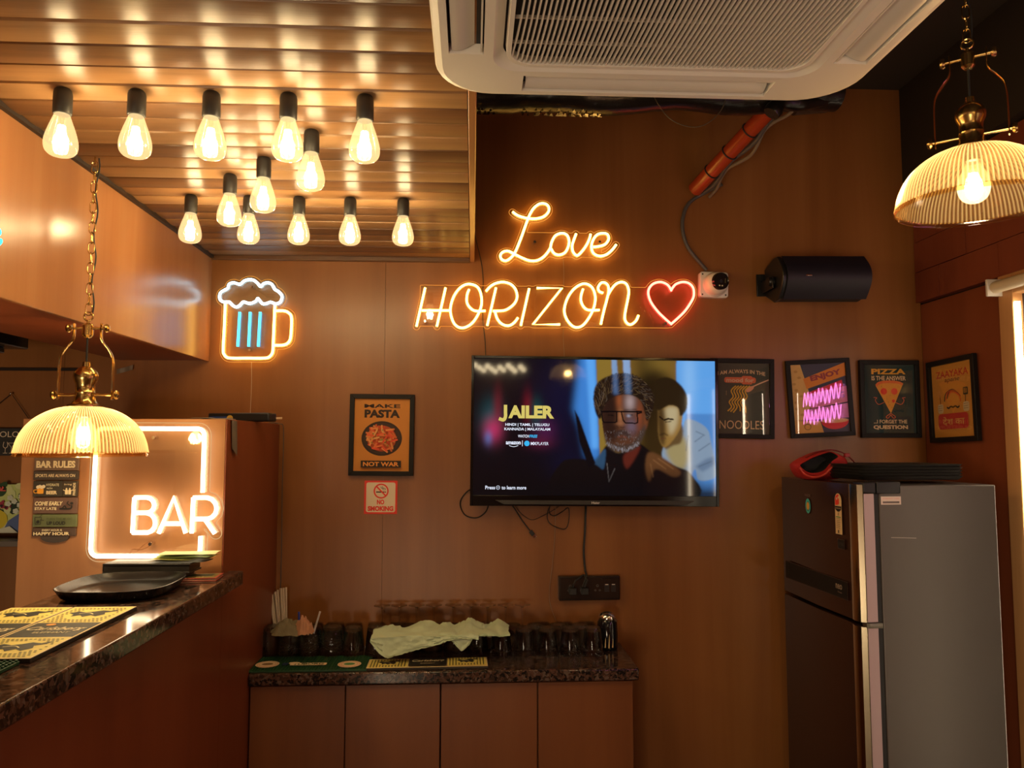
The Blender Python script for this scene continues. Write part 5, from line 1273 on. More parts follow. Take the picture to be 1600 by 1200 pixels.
# ============================================================ FRIDGE
FZ = 1.468
fg = thing('refrigerator', 'tall two door refrigerator with brown doors and grey side', 'refrigerator', (1.224, 2.40, 0), (0, 0, R(3)))
M_fdoor = mat('fridge_door_brown', (.065, .028, .018), .22, .3, spec=.5)
M_fside = mat('fridge_side_grey', (.135, .118, .105), .42, .35, bump=(900, .15, .0005))
ZS = 1.030
part('body', MB().box(.074, .476, .006, .54, .03, FZ - .004), M_fside, fg, bev=.004)
part('gasket', MB().box(.056, .0735, .010, .536, .05, FZ - .02), M_blackm, fg)
M_fstrip = mat('door_side_pink_reflection', (.62, .47, .50), .3, .2)  # pink neon reflection put into the base colour of the door side
for nm, z0, z1 in (('door', ZS + .006, FZ), ('door', .05, ZS - .006)):
    d = part(nm, MB().prism([(.012, .004), (.056, .004), (.056, .545), (.004, .545), (-.006, .27), (-.001, .05), (.003, .012)], z0, z1, 'xy'), M_fdoor, fg, bev=.002)
    part('edge_trim', MB().prism([(-.004, .048), (-.008, .030), (-.001, .004), (.014, -.003), (.018, -.001), (.006, .030), (.004, .048)], z0 + .002, z1 - .001, 'xy'), mat('gold_chrome', (.62, .54, .38), .18, 1), d, label='bright chrome edge strip')
    part('side_cover', MB().box(.018, .052, -.0015, .003, z0 + .002, z1 - .03 if z1 > 1.2 else z1 - .004), M_fstrip, d, label='side of the door, coloured with a pink reflection')
part('top_hinge', MB().box(.018, .060, -.002, .06, FZ - .028, FZ + .006).prism([(.062, -.003), (.14, -.003), (.147, .004), (.147, .05), (.062, .05)], FZ - .030, FZ + .008, 'xy'), M_black, fg, bev=.003)
part('middle_hinge', MB().box(.012, .066, -.006, .02, ZS - .010, ZS + .006).tube([(.020, -.006, ZS), (.062, -.006, ZS)], .005, 10), mat('hinge_metal', (.25, .24, .2), .3, .8), fg, bev=.001)
# prints on door (front looks to local -x) and on the side panel
ft = bpy.data.objects.new('door_prints', None)
def door_art(A, y, z, name, off=.0075):
    o = A.build(name, fg, base=0); o.rotation_euler = (0, 0, R(-90)); o.location = (-off, y, z); return o
A = Art(); W_ = .22; A.poly([(-W_, -.034), (W_, -.034), (W_, .026), (-W_, .030)], (58, 40, 34)); A.poly([(-W_ + .003, -.031), (W_ - .003, -.031), (W_ - .003, .024), (-W_ + .003, .027)], (12, 9, 9))
A.text('neo', W_ - .055, .002, .040, .016, (120, 104, 90), .02); A.text('frost', W_ - .05, -.015, .026, .006, (110, 90, 80), .01); A.rect(-W_ + .02, -W_ + .03, -.018, .018, (30, 24, 22))
door_art(A, .285, 1.125, 'handle_panel')
A = Art(); A.ell(0, 0, .020, .028, (36, 40, 40), 28); A.ell(0, 0, .018, .026, (54, 138, 130), 28); A.ell(0, -.001, .0125, .018, (30, 100, 104), 24); A.ell(0, 0, .010, .014, (214, 150, 52), 20); A.rr(-.006, .004, -.012, .006, .002, (226, 170, 70)); A.text('INSIDE', 0, .038, .04, .009, (104, 80, 70), .0)
door_art(A, .315, 1.375, 'round_sticker')
A = Art(); cr = (222, 190, 140)
A.poly([(-.021, -.066), (.021, -.066), (.021, .045)] + [(.021 * math.cos(PI * k / 12), .045 + .023 * math.sin(PI * k / 12)) for k in range(1, 12)] + [(-.021, .045)], cr)
A.poly([(-.019, .028)] + [(-.019 + .012 * 0, .045)] + [(.019 * math.cos(PI * k / 12), .045 + .020 * math.sin(PI * k / 12)) for k in range(12, 4, -1)] + [(.006, .034), (-.004, .030)], (204, 54, 36))
A.ell(-.008, .050, .0045, .0045, (236, 206, 170), 10); A.ell(.003, .055, .004, .004, (236, 206, 170), 10)
A.poly([(-.020, .026), (.020, .026), (.019, .016), (.006, .008), (-.006, .008), (-.019, .016)], (30, 22, 18)); A.text('POWER SAVINGS', 0, .019, .034, .004, cr, .01)
A.rect(-.0012, .0012, -.004, .006, (60, 50, 40)); A.text('3', 0, -.001, .004, .007, (40, 30, 24), .03); A.rect(-.015, .015, -.011, -.008, (66, 110, 56))
for k_ in range(6): A.rect(-.014, .013 - .003 * (k_ % 2), -.016 - .006 * k_, -.0145 - .006 * k_, (120, 104, 80))
A.rect(-.003, .003, -.062, -.052, (40, 30, 24))
door_art(A, .108, 1.365, 'energy_label')
A = Art(); A.rect(-.021, .021, -.016, .016, (86, 66, 56)); A.rect(-.0195, .0195, -.0145, .0145, (20, 15, 14)); A.text('10 YEAR', 0, 0, .03, .01, (60, 50, 48), .02); door_art(A, .098, 1.268, 'small_badge')
A = Art(); A.rect(-.034, .034, -.013, .013, (214, 196, 186)); A.text('WARRANTY CARD', 0, .006, .056, .004, (190, 120, 110), .0); A.rect(-.028, .028, -.008, -.003, (110, 96, 92)); 
for k_ in range(14): A.rect(-.027 + .004 * k_, -.0255 + .004 * k_, -.009, -.002, (44, 36, 36))
o = A.build('side_sticker', fg, base=0); o.location = (.114, .0055, FZ - .052)
A = Art(); random.seed(2); A.stroke([(-.045, .001), (-.01, 0), (.04, -.002)], .0012, (150, 140, 132)); o = A.build('scratch', fg, base=0); o.location = (.155, .0055, FZ - .170)
# black trays on the fridge
fm = fg.matrix_basis.copy() if False else Matrix.Translation((1.224, 2.40, 0)) @ Matrix.Rotation(R(3), 4, 'Z')
def tray_mesh(a, b, h, r, wall=.004, lip=.012):
    mb = MB(); lv = [(a - lip, b - lip, r * .8, 0), (a - .002, b - .002, r, h * .8), (a, b, r, h), (a - wall, b - wall, r, h), (a - wall - .003, b - wall - .003, r, h * .8), (a - lip - wall, b - lip - wall, r * .8, wall)]
    rg = [[(x, y, z) for x, y in rrect(-aa, aa, -bb2, bb2, rr_, 6)] for aa, bb2, rr_, z in lv]; n = len(rg[0]); V = [p for q in rg for p in q]
    Fs = [(i * n + k, i * n + (k + 1) % n, (i + 1) * n + (k + 1) % n, (i + 1) * n + k) for i in range(len(rg) - 1) for k in range(n)] + [tuple(range(n))[::-1], tuple(range((len(rg) - 1) * n, len(rg) * n))]
    return mb.add(V, Fs)
M_tray = mat('black_tray', (.035, .033, .03), .3)
tm = tray_mesh(.185, .13, .013, .035).mesh('serving_tray', M_tray)
names = ['bottom', 'second from the bottom', 'middle', 'second from the top', 'top']
for k_ in range(5):
    p = fm @ Vector((.245, .20, FZ + .0085 + .0098 * k_))
    o = link('serving_tray', tm, None, tuple(p)); o.rotation_euler = (0, 0, R(3 + random.uniform(-.8, .8)))
    tag(o, 'black tray on top of the refrigerator, %s of the stack of five' % names[k_], 'tray', 'black trays stacked on the refrigerator')
# red pouch bag on the fridge
bp = fm @ Vector((.040, .33, FZ + .001))
rbg = thing('red_bag', 'crumpled red bag with black lining and strap on top of the refrigerator', 'bag', tuple(bp))
M_redc = mat('red_cloth', (.50, .018, .014), .75, bump=(60, .5, .003))
MO = [(-.085,.050),(-.06,.066),(-.03,.082),(.0,.092),(.03,.097),(.052,.083),(.035,.070),(.02,.053),(.005,.038),(-.015,.028),(-.040,.024),(-.066,.032)]
OU = [(-.090,.050),(-.062,.071),(-.03,.087),(.0,.097),(.035,.101),(.085,.080),(.095,.045),(.090,.012),(.045,.0),(-.01,.0),(-.055,.002),(-.080,.022)]
def ringy(pts, y, s=1.0, cx=0, cz=.045): return [(cx + (p.x - cx) * s, y + .004 * math.sin(i * .5), cz + (p.z - cz) * s) for i, p in enumerate(smooth_path([(a, 0, b) for a, b in pts], 4, True))]
def loft(rs, capend=True):
    n = len(rs[0]); mb = MB(); mb.add([p for r in rs for p in r], [(i * n + k, i * n + (k + 1) % n, (i + 1) * n + (k + 1) % n, (i + 1) * n + k) for i in range(len(rs) - 1) for k in range(n)] + ([tuple(range((len(rs) - 1) * n, len(rs) * n))] if capend else [])); return mb
part('body', loft([ringy(MO, -.050), ringy(MO, -.053, 1.04), ringy(OU, -.038, .97), ringy(OU, -.020), ringy(OU, .030), ringy(OU, .048, .85)]), M_redc, rbg, angle=70)
part('lining', loft([ringy(MO, -.0495, .985), ringy(MO, -.020, .9), ringy(MO, .010, .7)]), mat('black_mesh', (.010, .010, .010), .8), rbg, label='black lining')
fold = [(-.088,.044),(-.070,.020),(-.040,.010),(-.010,.014),(.010,.026),(.028,.045),(.048,.060),(.080,.066)]
part('piping', MB().tube(smooth_path([(x, -.052 + .010 * (x > .03), z) for x, z in fold], 5), .0042, 8), mat('bright_red_trim', (.62, .05, .03), .5), rbg)
part('strap', MB().tube(smooth_path([(-.050, -.02, .078), (-.01, -.02, .098), (.035, -.03, .106), (.070, -.04, .098), (.092, -.045, .084), (.112, -.05, .062)], 6), .0085, 8, flat=.22, up=(0, 0, 1)), mat('dark_red_strap', (.22, .012, .012), .5), rbg)
part('buckle', MB().box(.078, .096, -.054, -.040, .080, .094), mat('red_buckle', (.36, .02, .02), .35), rbg, bev=.002)

# ============================================================ ON THE TALL CABINET
ZT = 1.673
p0, p1_ = at(392, 654, Y=2.75), at(446, 648, Y=2.75)
bx = MB().box(-.115, .115, -.028, .028, 0, .030)
o = thing('black_case', 'long black case lying on top of the tall cabinet', 'case', (-.80, 2.72, ZT), (0, 0, R(-14)))
part('shell', bx, mat('case_black', (.018, .018, .020), .4), o, bev=.005)
part('blue_tape', MB().box(-.108, -.02, -.0295, -.0284, .006, .018), mat('blue_tape', (.02, .06, .25), .4), o, label='blue strip on the side')
part('yellow_tag', MB().lathe([(0, 0), (.012, 0), (.012, .001), (0, .001)], 16, (-.03, -.0292, .010), 'y'), mat('yellow_tag', (.6, .38, .06), .4), o)
single('wooden_stick', MB().tube([(-.92, 2.74, ZT + .006), (-.69, 2.83, ZT + .016)], .004, 8, flat=.5), mat('pale_stick', (.55, .36, .22), .5), 'pale wooden stick poking off the tall cabinet towards the back wall', 'stick', (-.80, 2.78, ZT))
def clf(u, v):
    x = -.80 + .055 * (u - .5) + .012 * v
    if v < .5: return (x - .05 * (1 - 2 * v), 2.44 + .06 * u, ZT + .004 + .002 * math.sin(u * 8))
    t_ = (v - .5) * 2
    return (XT + .004 + .006 * math.sin(u * 5), 2.41 + .085 * u + .012 * t_, ZT + .003 - t_ * (.118 - .07 * abs(u - .35)))
single('grey_cloth', MB().grid(clf, 12, 14), mat('grey_cloth', (.16, .13, .10), .8), 'grey cloth hanging over the edge of the tall cabinet', 'cloth', (-.77, 2.45, ZT))
single('metal_rail', MB().box(-.95, XT - .02, 2.50, 2.53, ZT, ZT + .004), mat('grey_rail', (.2, .17, .14), .4, .6), 'thin flat metal rail lying along the tall cabinet top', 'rail', (-.85, 2.51, ZT))

# ============================================================ ON THE BAR
ZB = 1.2105
M_yel, M_blk = (188, 172, 92), (32, 30, 26)
def eleph(A, cx, cy, s_, c, hl=(196, 184, 140)):
    A.poly([(cx + s_ * x, cy + s_ * y) for x, y in ((-1, .2), (-.7, .55), (-.3, .35), (0, .5), (.3, .75), (.7, .6), (1, .9), (.95, .5), (.6, .25), (.75, -.1), (.5, -.5), (.2, -.25), (-.05, -.55), (-.3, -.2), (-.6, -.5), (-.65, -.1))], c)
    A.stroke([(cx - .5 * s_, cy + .1 * s_), (cx - .1 * s_, cy + .22 * s_), (cx + .2 * s_, cy - .05 * s_)], .06 * s_, hl)
def bar_mat(label, c, w_, l_, slots=True, rot=0):
    """rubber beer mat; local x across, y along; panels yellow / black / yellow along y"""
    t = thing('bar_mat', label, 'bar mat', c, (0, 0, rot), group=None)
    part('rubber_base', MB().box(-w_/2, w_/2, -l_/2, l_/2, 0, .008), mat('mat_rubber', (.03, .022, .016), .6), t, bev=.001)
    A = Art(); cr = (214, 190, 140)
    A.rect(-w_/2 + .001, w_/2 - .001, -l_/2 + .001, l_/2 - .001, cr)
    b1, b2 = -l_ * .155, l_ * .135
    A.rect(-w_/2 + .005, w_/2 - .005, -l_/2 + .006, b1, M_yel); A.rect(-w_/2 + .005, w_/2 - .005, b2, l_/2 - .006, M_yel); A.rect(-w_/2 + .005, w_/2 - .005, b1 + .003, b2 - .003, (44, 42, 36))
    if slots:
        V, Fs = [], []
        for (y0, y1) in ((-l_/2 + .010, b1 - .004), (b2 + .004, l_/2 - .010)):
            ny = int((y1 - y0) / .0095); nx = int((w_ - .016) / .0085)
            for j in range(ny):
                for i in range(nx):
                    x = -w_/2 + .010 + i * .0085 + (.004 if j % 2 else 0); y = y0 + j * .0095
                    if ((x / (w_ * .36)) ** 2 + ((y - (y0 + y1) / 2) / ((y1 - y0) * .34)) ** 2) < 1: continue
                    o_ = len(V); V += [(x, y), (x + .0050, y), (x + .0050, y + .0046), (x, y + .0046)]; Fs.append((o_, o_ + 1, o_ + 2, o_ + 3))
        A._add(V, Fs, flat((56, 44, 20)))
    eleph(A, 0, (-l_/2 + b1) / 2, w_ * .34, M_blk); eleph(A, 0, (l_/2 + b2) / 2, w_ * .34, M_blk)
    A.text('Carlsberg', 0, 0, w_ * .80, l_ * .085, (206, 192, 158), .01, slant=.25); A.text('ELEPHANT', w_ * .05, -l_ * .07, w_ * .5, l_ * .028, (150, 140, 110), .01); A.ell(-w_ * .2, l_ * .085, w_ * .07, l_ * .02, (196, 130, 50), 8)
    A.build('print', t, 'xy', .0081)
    return t
bar_mat('yellow and black rubber bar mat on the granite, nearest the bar edge', (-.852, 1.655, ZB), .142, .436)
bar_mat('yellow and black rubber bar mat on the granite, further from the bar edge', (-.996, 1.655, ZB), .142, .436)
def green_mat(label, c, w_, l_, rot=0):
    t = thing('green_bar_mat', label, 'bar mat', c, (0, 0, rot))
    part('rubber_base', MB().box(-w_/2, w_/2, -l_/2, l_/2, 0, .006), mat('green_rubber', (.012, .065, .022), .5), t, bev=.001)
    mb = MB(); nx = int(w_ / .010); ny = int(l_ / .010)
    for i in range(nx):
        for j in range(ny):
            x = -w_/2 + .004 + i * .010; y = -l_/2 + .004 + j * .010; mb.box(x, x + .0042, y, y + .0042, .006, .0088)
    part('nubs', mb, mat('green_rubber'), t, kind='stuff', smooth=False)
    return t
green_mat('green rubber bar mat on the granite at the left edge of the picture', (-.925, 1.215, ZB), .26, .43)
# oval black serving tray
st_ = thing('oval_tray', 'large black rounded serving tray lying on the bar', 'tray', (-.912, 2.095, ZB), (0, 0, R(2)) )
mb = MB(); lv = [(.108, .118, 0), (.126, .140, .006), (.138, .152, .026), (.1395, .1535, .028), (.1375, .1515, .0285), (.124, .136, .010), (.112, .122, .005)]
def sup(a, b, n=48, e=3.2): return [(a * math.copysign(abs(math.cos(t)) ** (2 / e), math.cos(t)), b * math.copysign(abs(math.sin(t)) ** (2 / e), math.sin(t))) for t in [2 * PI * k / n for k in range(n)]]
rg = [[(x, y, z) for x, y in sup(a, b)] for a, b, z in lv]; n = 48
mb.add([p for q in rg for p in q], [(i * n + k, i * n + (k + 1) % n, (i + 1) * n + (k + 1) % n, (i + 1) * n + k) for i in range(len(rg) - 1) for k in range(n)] + [tuple(range(n))[::-1], tuple(range((len(rg) - 1) * n, len(rg) * n))])
part('tray_body', mb, mat('tray_gloss', (.015, .013, .012), .26), st_)
# menus and folders behind the tray
def booklet(name, label, c, rot, w_, l_, h_, cover, pages=None, spine=False, tilt=(0, 0)):
    t = thing(name, label, 'menu', c, (R(tilt[0]), R(tilt[1]), rot))
    part('cover', MB().box(-w_/2, w_/2, -l_/2, l_/2, 0, h_ * .2).box(-w_/2, w_/2, -l_/2, l_/2, h_ * .8, h_).box(-w_/2, -w_/2 + .003, -l_/2, l_/2, h_*.2, h_*.8), cover, t, bev=min(h_ * .09, .002))
    part('pages', MB().box(-w_/2 + .003, w_/2 - .003, -l_/2 + .003, l_/2 - .003, h_ * .2, h_ * .8), pages or mat('page_cream', (.55, .45, .33), .7), t)
    return t
M_leath = mat('black_leather', (.020, .017, .015), .38, bump=(120, .4, .001))
M_rbk = mat('red_cover', (.42, .055, .03), .4)
t = booklet('menu_book', 'red bordered menu lying on the granite under the black folders', (-.795, 2.288, ZB), R(4), .14, .085, .008, M_rbk)
A = Art(); A.rr(-.062, .062, -.036, .036, .004, (110, 98, 50)); A.rect(-.05, .05, -.012, .03, (60, 74, 40)); A.text('MENU', 0, -.024, .06, .012, (220, 190, 120), .03); A.build('cover_print', t, 'xy', .0081)
t = booklet('menu_book', 'red and white menu sticking out left of the black folders', (-1.0, 2.286, ZB), R(3), .13, .085, .006, M_rbk)
A = Art(); A.rr(-.058, .058, -.036, .036, .004, (200, 180, 150)); A.build('cover_print', t, 'xy', .0061)
booklet('black_folder', 'thin black leather folder, lowest of the pair on the bar', (-.925, 2.288, ZB + .0092), R(2), .235, .088, .012, M_leath, M_leath)
booklet('black_folder', 'thick black leather folder on top of the thin one', (-.915, 2.290, ZB + .0217), R(-2), .245, .086, .028, M_leath, M_leath)
random.seed(9)
for k_, (lab, c_) in enumerate((('lowest grey edged leaflet on the black folders', (84, 78, 60)), ('yellow leaflet in the pile on the black folders', (140, 136, 58)), ('pale green leaflet in the pile on the black folders', (110, 130, 80)), ('topmost green and cream leaflet on the black folders', (150, 150, 112)))):
    t = thing('leaflet', lab, 'leaflet', (-.835 + .008 * k_, 2.288, ZB + .0520 + .0060 * k_), (0, 0, R((-8, 4, -10, 3)[k_])))
    def lf(u, v, k_=k_): return (-.080 + .16 * u, -.036 + .072 * v, .0015 + .0022 * math.sin(u * 5 + k_ * 2) * math.sin(v * 3 + k_) + .0008 * k_)
    part('sheet', MB().grid(lf, 12, 8), flat(c_), t)
    A = Art(); A.rect(-.04, .045, -.03, .02, (90 + 30 * k_, 130, 50)); 

# ============================================================ ON THE BACK COUNTER
ZK = .8305
def yfor(py): return None
# inverted tumblers: unit mesh, mouth down
def tumbler(h, r0, r1, m_, nm, base=.012, fl=False):
    mb = MB()
    outer = [(r0, 0), (r0 * 1.005, .002), (r0 + (r1 - r0) * .5, h * .5), (r1, h - .006), (r1 - .003, h), (0, h)]
    inner = [(0, h - base), (r1 - .005, h - base), (r0 + (r1 - r0) * .5 - .0022, h * .5), (r0 - .0022, 0), (r0, 0)]
    mb.lathe(outer, 28); mb.lathe(inner, 28)
    return mb.mesh(nm, m_, True, angle=50)
me_pint = tumbler(.096, .0405, .0310, M_glass, 'tumbler', .014); me_pint2 = tumbler(.086, .040, .031, M_glass, 'tumbler', .014)
me_mug = tumbler(.098, .0400, .0350, M_glassd, 'tumbler', .010); me_mug2 = tumbler(.088, .0395, .0345, M_glassd, 'tumbler', .010)
me_tall = tumbler(.080, .0375, .0310, M_glass, 'tumbler', .012)
on = ['leftmost', 'second', 'third', 'fourth', 'fifth', 'sixth', 'seventh', 'eighth', 'ninth', 'tenth', 'eleventh', 'twelfth', 'thirteenth', 'fourteenth', 'fifteenth']
def row(pxs, py, me_, what, where, rowname, z=ZK):
    for i, px in enumerate(pxs):
        p = at(px, py, Z=z); pos = 'leftmost' if i == 0 else ('rightmost' if i == len(pxs) - 1 else on[i] + ' from left')
        o = link('tumbler', me_, None, (p.x, p.y, z + .0002)); o.rotation_euler = (0, 0, i * .7)
        tag(o, '%s %s, %s' % (what, where, pos), 'glass', rowname)
ZG = ZK + .0090
row([420, 453, 486, 519], 1021.5, me_mug, 'dimpled glass tumbler', 'upturned on the green mat, front row', 'upturned glasses on the back counter', ZG)
row([551, 587], 1021.5, me_pint, 'clear pint glass', 'beside the dimpled tumblers, front row', 'upturned glasses on the back counter', ZG)
row([638, 674, 710, 746], 1017, me_pint, 'clear pint glass', 'behind the yellow mat, front row', 'upturned glasses on the back counter')
row([783, 819, 855, 891, 926], 1021.5, me_pint, 'clear pint glass', 'on bare granite, front row', 'upturned glasses on the back counter')
row([424, 457, 490, 523], 1011, me_mug2, 'dimpled glass tumbler', 'in the second row, left group', 'upturned glasses on the back counter')
row([553, 588, 623, 658, 693, 728, 763], 1008.5, me_pint2, 'clear pint glass', 'in the second row under the napkins', 'upturned glasses on the back counter')
row([801, 836, 871, 906], 1011.5, me_pint2, 'clear pint glass', 'in the second row, right group', 'upturned glasses on the back counter')
row([492, 526, 560], 1003.5, me_tall, 'plain clear glass', 'in the third row, left group', 'upturned glasses on the back counter')
row([846, 881, 916], 1003.5, me_tall, 'plain clear glass', 'in the third row, right group', 'upturned glasses on the back counter')
# upturned stem glasses along the wall
wg0 = None
def make_wine(px):
    t = thing('wine_glass', '', 'wine glass', group='upturned wine glasses along the wall')
    bowl = [(.024, 0), (.0295, .018), (.0325, .036), (.030, .054), (.020, .068), (.006, .076), (.0035, .082)]
    b2 = [(r - .0013, z - .0012) if r > .006 else (max(r - .002, .0), z - .002) for r, z in bowl]
    part('bowl', MB().lathe([(p.x, p.z) for p in smooth_path([(a, 0, b) for a, b in bowl], 3)] + [(0, .083)], 28).lathe([(p.x, p.z) for p in smooth_path([(a, 0, b) for a, b in b2], 3)][:-2], 28), M_glass, t)
    part('stem', MB().lathe([(.0035, .081), (.0026, .100), (.0026, .135), (.004, .146), (.010, .151)], 14), M_glass, t)
    part('foot', MB().lathe([(.006, .149), (.014, .1525), (.0300, .1555), (.0305, .157), (.0300, .158), (.012, .1575), (0, .157)], 30), M_glass, t)
    return t
pxs = [597, 624, 651, 678, 708, 736, 762, 790, 816]
for i, px in enumerate(pxs):
    p = at(px, 944 if i not in (6, 7, 8) else 947, Y=2.975)
    if i == 0: wg0 = make_wine(px); o = wg0
    else: o = copy_tree(wg0)
    o.location = (p.x, 2.975 - (.01 if i in (6, 7, 8) else 0), ZK + .0005); o['label'] = 'upturned stemmed wine glass by the wall, ' + ('leftmost' if i == 0 else 'rightmost' if i == 8 else on[i] + ' from the left')
# bar mats on the back counter
pa_, pb2 = at(383, 1052, Z=ZK), at(572, 1052, Z=ZK)
t = green_mat('green rubber bar mat under the dimpled glasses', ((pa_.x + pb2.x) / 2 + .002, 2.770, ZK), pb2.x - pa_.x - .008, .175)
A = Art(); cx0 = t.location.x
for px in (418, 546):
    p = at(px, 1038, Z=ZK + .009); x, y = p.x - cx0, p.y - t.location.y
    A.ell(x, y, .040, .040, (206, 184, 150), 30); A.ell(x, y, .036, .036, (150, 90, 60), 30); A.ell(x, y, .034, .034, (206, 184, 150), 30); A.ell(x, y, .029, .029, (150, 90, 60), 30); A.ell(x, y, .0275, .0275, (206, 184, 150), 30); A.ell(x, y, .019, .014, (110, 84, 50) if px < 500 else (60, 110, 60), 20)
p = at(482, 1038, Z=ZK + .009); x, y = p.x - cx0, p.y - t.location.y; A.rr(x - .062, x + .062, y - .016, y + .012, .006, (206, 184, 150)); A.text('TUBORG', x, y - .001, .105, .020, (40, 70, 36), .04); A.ell(x - .05, y + .012, .02, .012, (206, 184, 150), 16)
p = at(446, 1038, Z=ZK + .009); A.rr(p.x - cx0 - .010, p.x - cx0 + .010, y - .014, y + .014, .004, (20, 34, 70))
A.build('print', t, 'xy', .0092)
pa_, pb2 = at(573, 1044, Z=ZK), at(762, 1041, Z=ZK); lw_ = pb2.x - pa_.x
t = thing('bar_mat', 'long yellow and black rubber bar mat at the front of the back counter', 'bar mat', ((pa_.x + pb2.x) / 2, 2.745, ZK), (0, 0, R(1.0)))
part('rubber_base', MB().box(-lw_/2, lw_/2, -.055, .055, 0, .008), mat('mat_rubber'), t, bev=.001)
A = Art(); cr = (214, 190, 140); A.rect(-lw_/2 + .001, lw_/2 - .001, -.054, .054, cr)
for s_ in (-1, 1):
    x0, x1 = sorted((s_ * lw_ * .165, s_ * (lw_ / 2 - .005))); A.rect(x0, x1, -.048, .048, M_yel); xx = x0 + .006
    while xx < x1 - .006: A.rect(xx, xx + .004, -.044, .044, (84, 78, 34)); xx += .0105
    A.ell((x0 + x1) / 2, 0, .036, .030, M_yel, 20); eleph(A, (x0 + x1) / 2, 0, .036, M_blk)
A.rect(-lw_ * .158, lw_ * .158, -.048, .048, (26, 24, 22)); A.text('Carlsberg', 0, .010, lw_ * .27, .030, (214, 200, 160), .02, slant=.2); A.text('ELEPHANT', 0, -.020, lw_ * .12, .008, (180, 160, 120), .01)
A.build('print', t, 'xy', .0081)
# green napkins draped over the glasses
M_nap = mat('green_napkin', (.60, .72, .50), .8, bump=(90, .4, .002))
def napkin(label, px0, px1, hang, seed, ztop=.930, y0=2.87, y1=2.742):
    X0, X1 = at(px0, 985, Y=y1).x, at(px1, 985, Y=y1).x
    def f(u, v):
        x = X0 + (X1 - X0) * u; wv = nz(u * 5, v * 4, seed)
        edge = .022 * nz(u * 30, seed, 2)
        if v < .6:
            t_ = v / .6; y = y0 + (y1 - y0) * t_ + edge * (1 - t_)
            return (x + .008 * nz(v * 6, seed), y, ztop + .012 * abs(wv) + .022 * math.sin(u * 7 + seed) ** 2 * (1 - t_) * min(1, 6 * u, 6 * (1 - u)) - .002)
        t_ = (v - .6) / .4; h = hang(u); z = ztop - .002 + .006 * abs(wv) * (1 - t_) - h * t_ + .004 * nz(u * 40, seed, 5) * t_
        return (x + .006 * t_ * nz(u * 9, seed, 7), y1 - .004 - .006 * t_ - .004 * math.sin(u * 11 + seed) + .007 * nz(u * 22, v * 14, seed), z)
    return single('napkin', MB().grid(f, 46, 26), M_nap, label, 'napkin', ((X0 + X1) / 2, 2.85, .93))
napkin('pale green napkin with a long pointed corner over the glasses', 580, 748, lambda u: .012 + max(0, .060 * (1 - abs(u - .14) / .14)) if u < .14 else .010 + .062 * max(0, 1 - (u - .14) / .62), 1.3)
napkin('pale green napkin bunched over the glasses, right of the pointed one', 686, 797, lambda u: .004 + .050 * max(0, 1 - abs(u - .32) / .2), 4.7, .932, 2.90, 2.752)
# cloths in the left corner
def crumple(name, label, c, sx, sy, h, m_, seed):
    def f(u, v):
        a = 2 * PI * u; r = v
        return (c[0] + sx * r * math.cos(a) * (1 + .25 * nz(math.cos(a) * 2, math.sin(a) * 2, seed)), c[1] + sy * r * math.sin(a) * (1 + .25 * nz(math.sin(a) * 2, seed, math.cos(a) * 2)),
                c[2] + h * (1 - r ** 2.2) * (1 + .5 * nz(r * 3 * math.cos(a), r * 3 * math.sin(a), seed)) + .006 * nz(r * 8 * math.cos(a), r * 8 * math.sin(a), seed + 3))
    return single(name, MB().grid(f, 40, 14), m_, label, 'cloth', c)
gp_ = at(452, 983, Y=2.80)
crumple('crumpled_cloth', 'crumpled olive green cloth on the upturned glasses at the left', (gp_.x, 2.80, .934), .062, .055, .040, mat('olive_cloth', (.20, .17, .10), .85, bump=(80, .5, .003)), 2.2)
gp_ = at(475, 983, Y=2.79)
crumple('crumpled_cloth', 'crumpled peach cloth beside the olive one on the upturned glasses', (gp_.x, 2.785, .936), .034, .034, .050, mat('peach_cloth', (.52, .26, .15), .85, bump=(80, .5, .003)), 6.1)
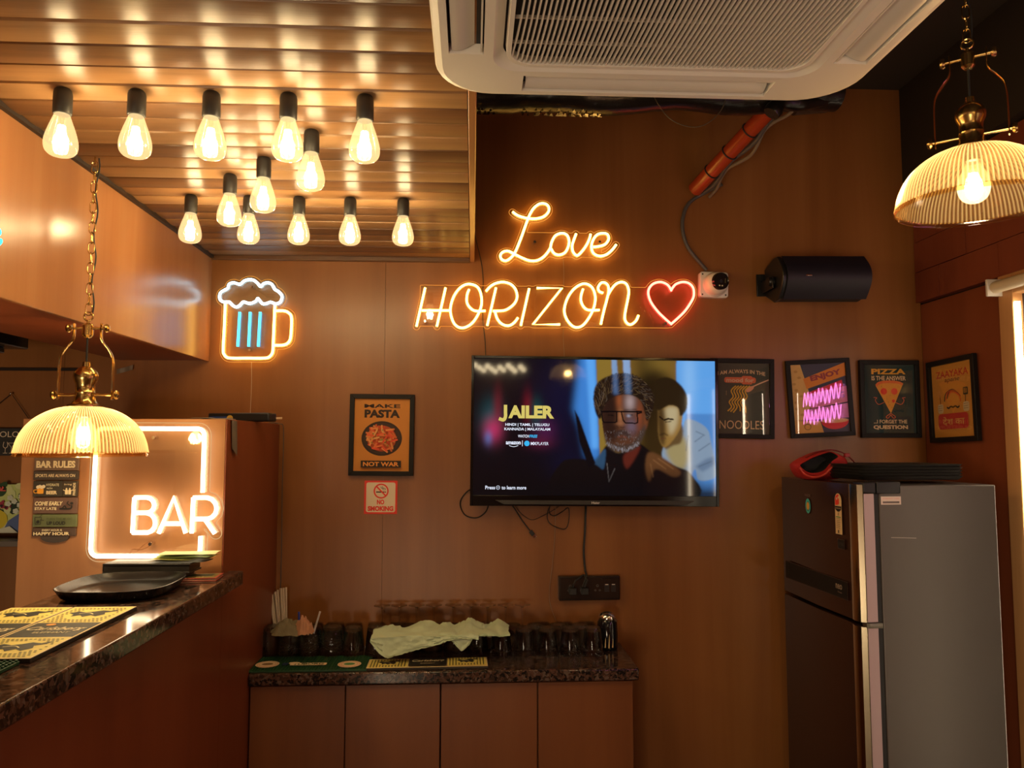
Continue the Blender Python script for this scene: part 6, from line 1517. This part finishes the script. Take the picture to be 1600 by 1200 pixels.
# stirrer sticks in a glass by the corner
gp_ = at(441, 1003, Y=2.975)
hx, hy = gp_.x, 2.975
o = link('tumbler', tumbler(.10, .032, .036, M_glass, 'tumbler'), None, (hx, hy, ZK + .1003)); o.rotation_euler = (PI, 0, 0)
tag(o, 'clear tumbler standing upright in the left corner, holding white sticks', 'glass')
M_stick = mat('paper_stick', (.72, .60, .46), .6)
random.seed(21)
sm_ = MB().tube([(0, 0, 0), (0, 0, .205)], .0038, 8).mesh('paper_straw', M_stick)
for k_ in range(9):
    o = link('paper_straw', sm_, None, (hx - .018 + .0042 * k_, hy - .008 + .006 * (k_ % 3), ZK + .016 + .003 * (k_ // 3)))
    o.rotation_euler = (R(random.uniform(-1, 1)), R(-9 + .9 * k_ + random.uniform(-.3, .3)), 0); o.scale = (1, 1, 1.0 - (.02 * (5 - k_) if k_ < 5 else 0))
    tag(o, 'white paper straw in the corner tumbler, %s' % ('leftmost' if k_ == 0 else 'rightmost' if k_ == 8 else on[k_] + ' from the left'), 'straw', 'white paper straws in the corner tumbler')
for px, py, c_, lab in ((468, 972, (.02, .05, .4), 'blue pen standing up behind the peach cloth'), (490, 975, (.65, .6, .6), 'white pen leaning right of the peach cloth')):
    p = at(px, 985, Y=2.84); single('pen', MB().tube([(p.x, 2.84, .92), (p.x + (.02 if px > 480 else -.006), 2.85, .995)], .0035, 8), mat('pen_%d' % px, c_, .3), lab, 'pen', (p.x, 2.84, .92))
# black canister with chrome cap at the right end
p = at(949, 1003, Y=2.93)
cn = thing('black_canister', 'glossy black canister with a chrome cap at the right end of the back counter', 'canister', (p.x, 2.93, ZK))
part('body', MB().lathe([(0, 0), (.036, 0), (.038, .004), (.0395, .05), (.037, .098), (.031, .108), (0, .108)], 32), mat('canister_black', (.008, .008, .010), .08), cn)
part('cap', MB().lathe([(.030, .104), (.033, .112), (.031, .122), (.024, .130), (.012, .135), (0, .136)], 28), M_chrome, cn)
part('lever', MB().tube([(.0, -.02, .128), (.018, -.026, .120), (.032, -.02, .104)], .006, 8, flat=.5), M_chrome, cn)
A = Art(); 
for x0, x1, y0, y1 in ((-.018, -.012, .012, .05), (-.004, .002, .01, .062), (.010, .015, .012, .046)): A.poly([(x0, y0), (x1, y0), ((x0 + x1) / 2 + .002, y1)], (196, 170, 120))
A.build('painted_reflection', cn, base=.0398)  # pale spikes painted in for a star shaped reflection on the body
# all objects are placed
bpy.context.view_layer.update()
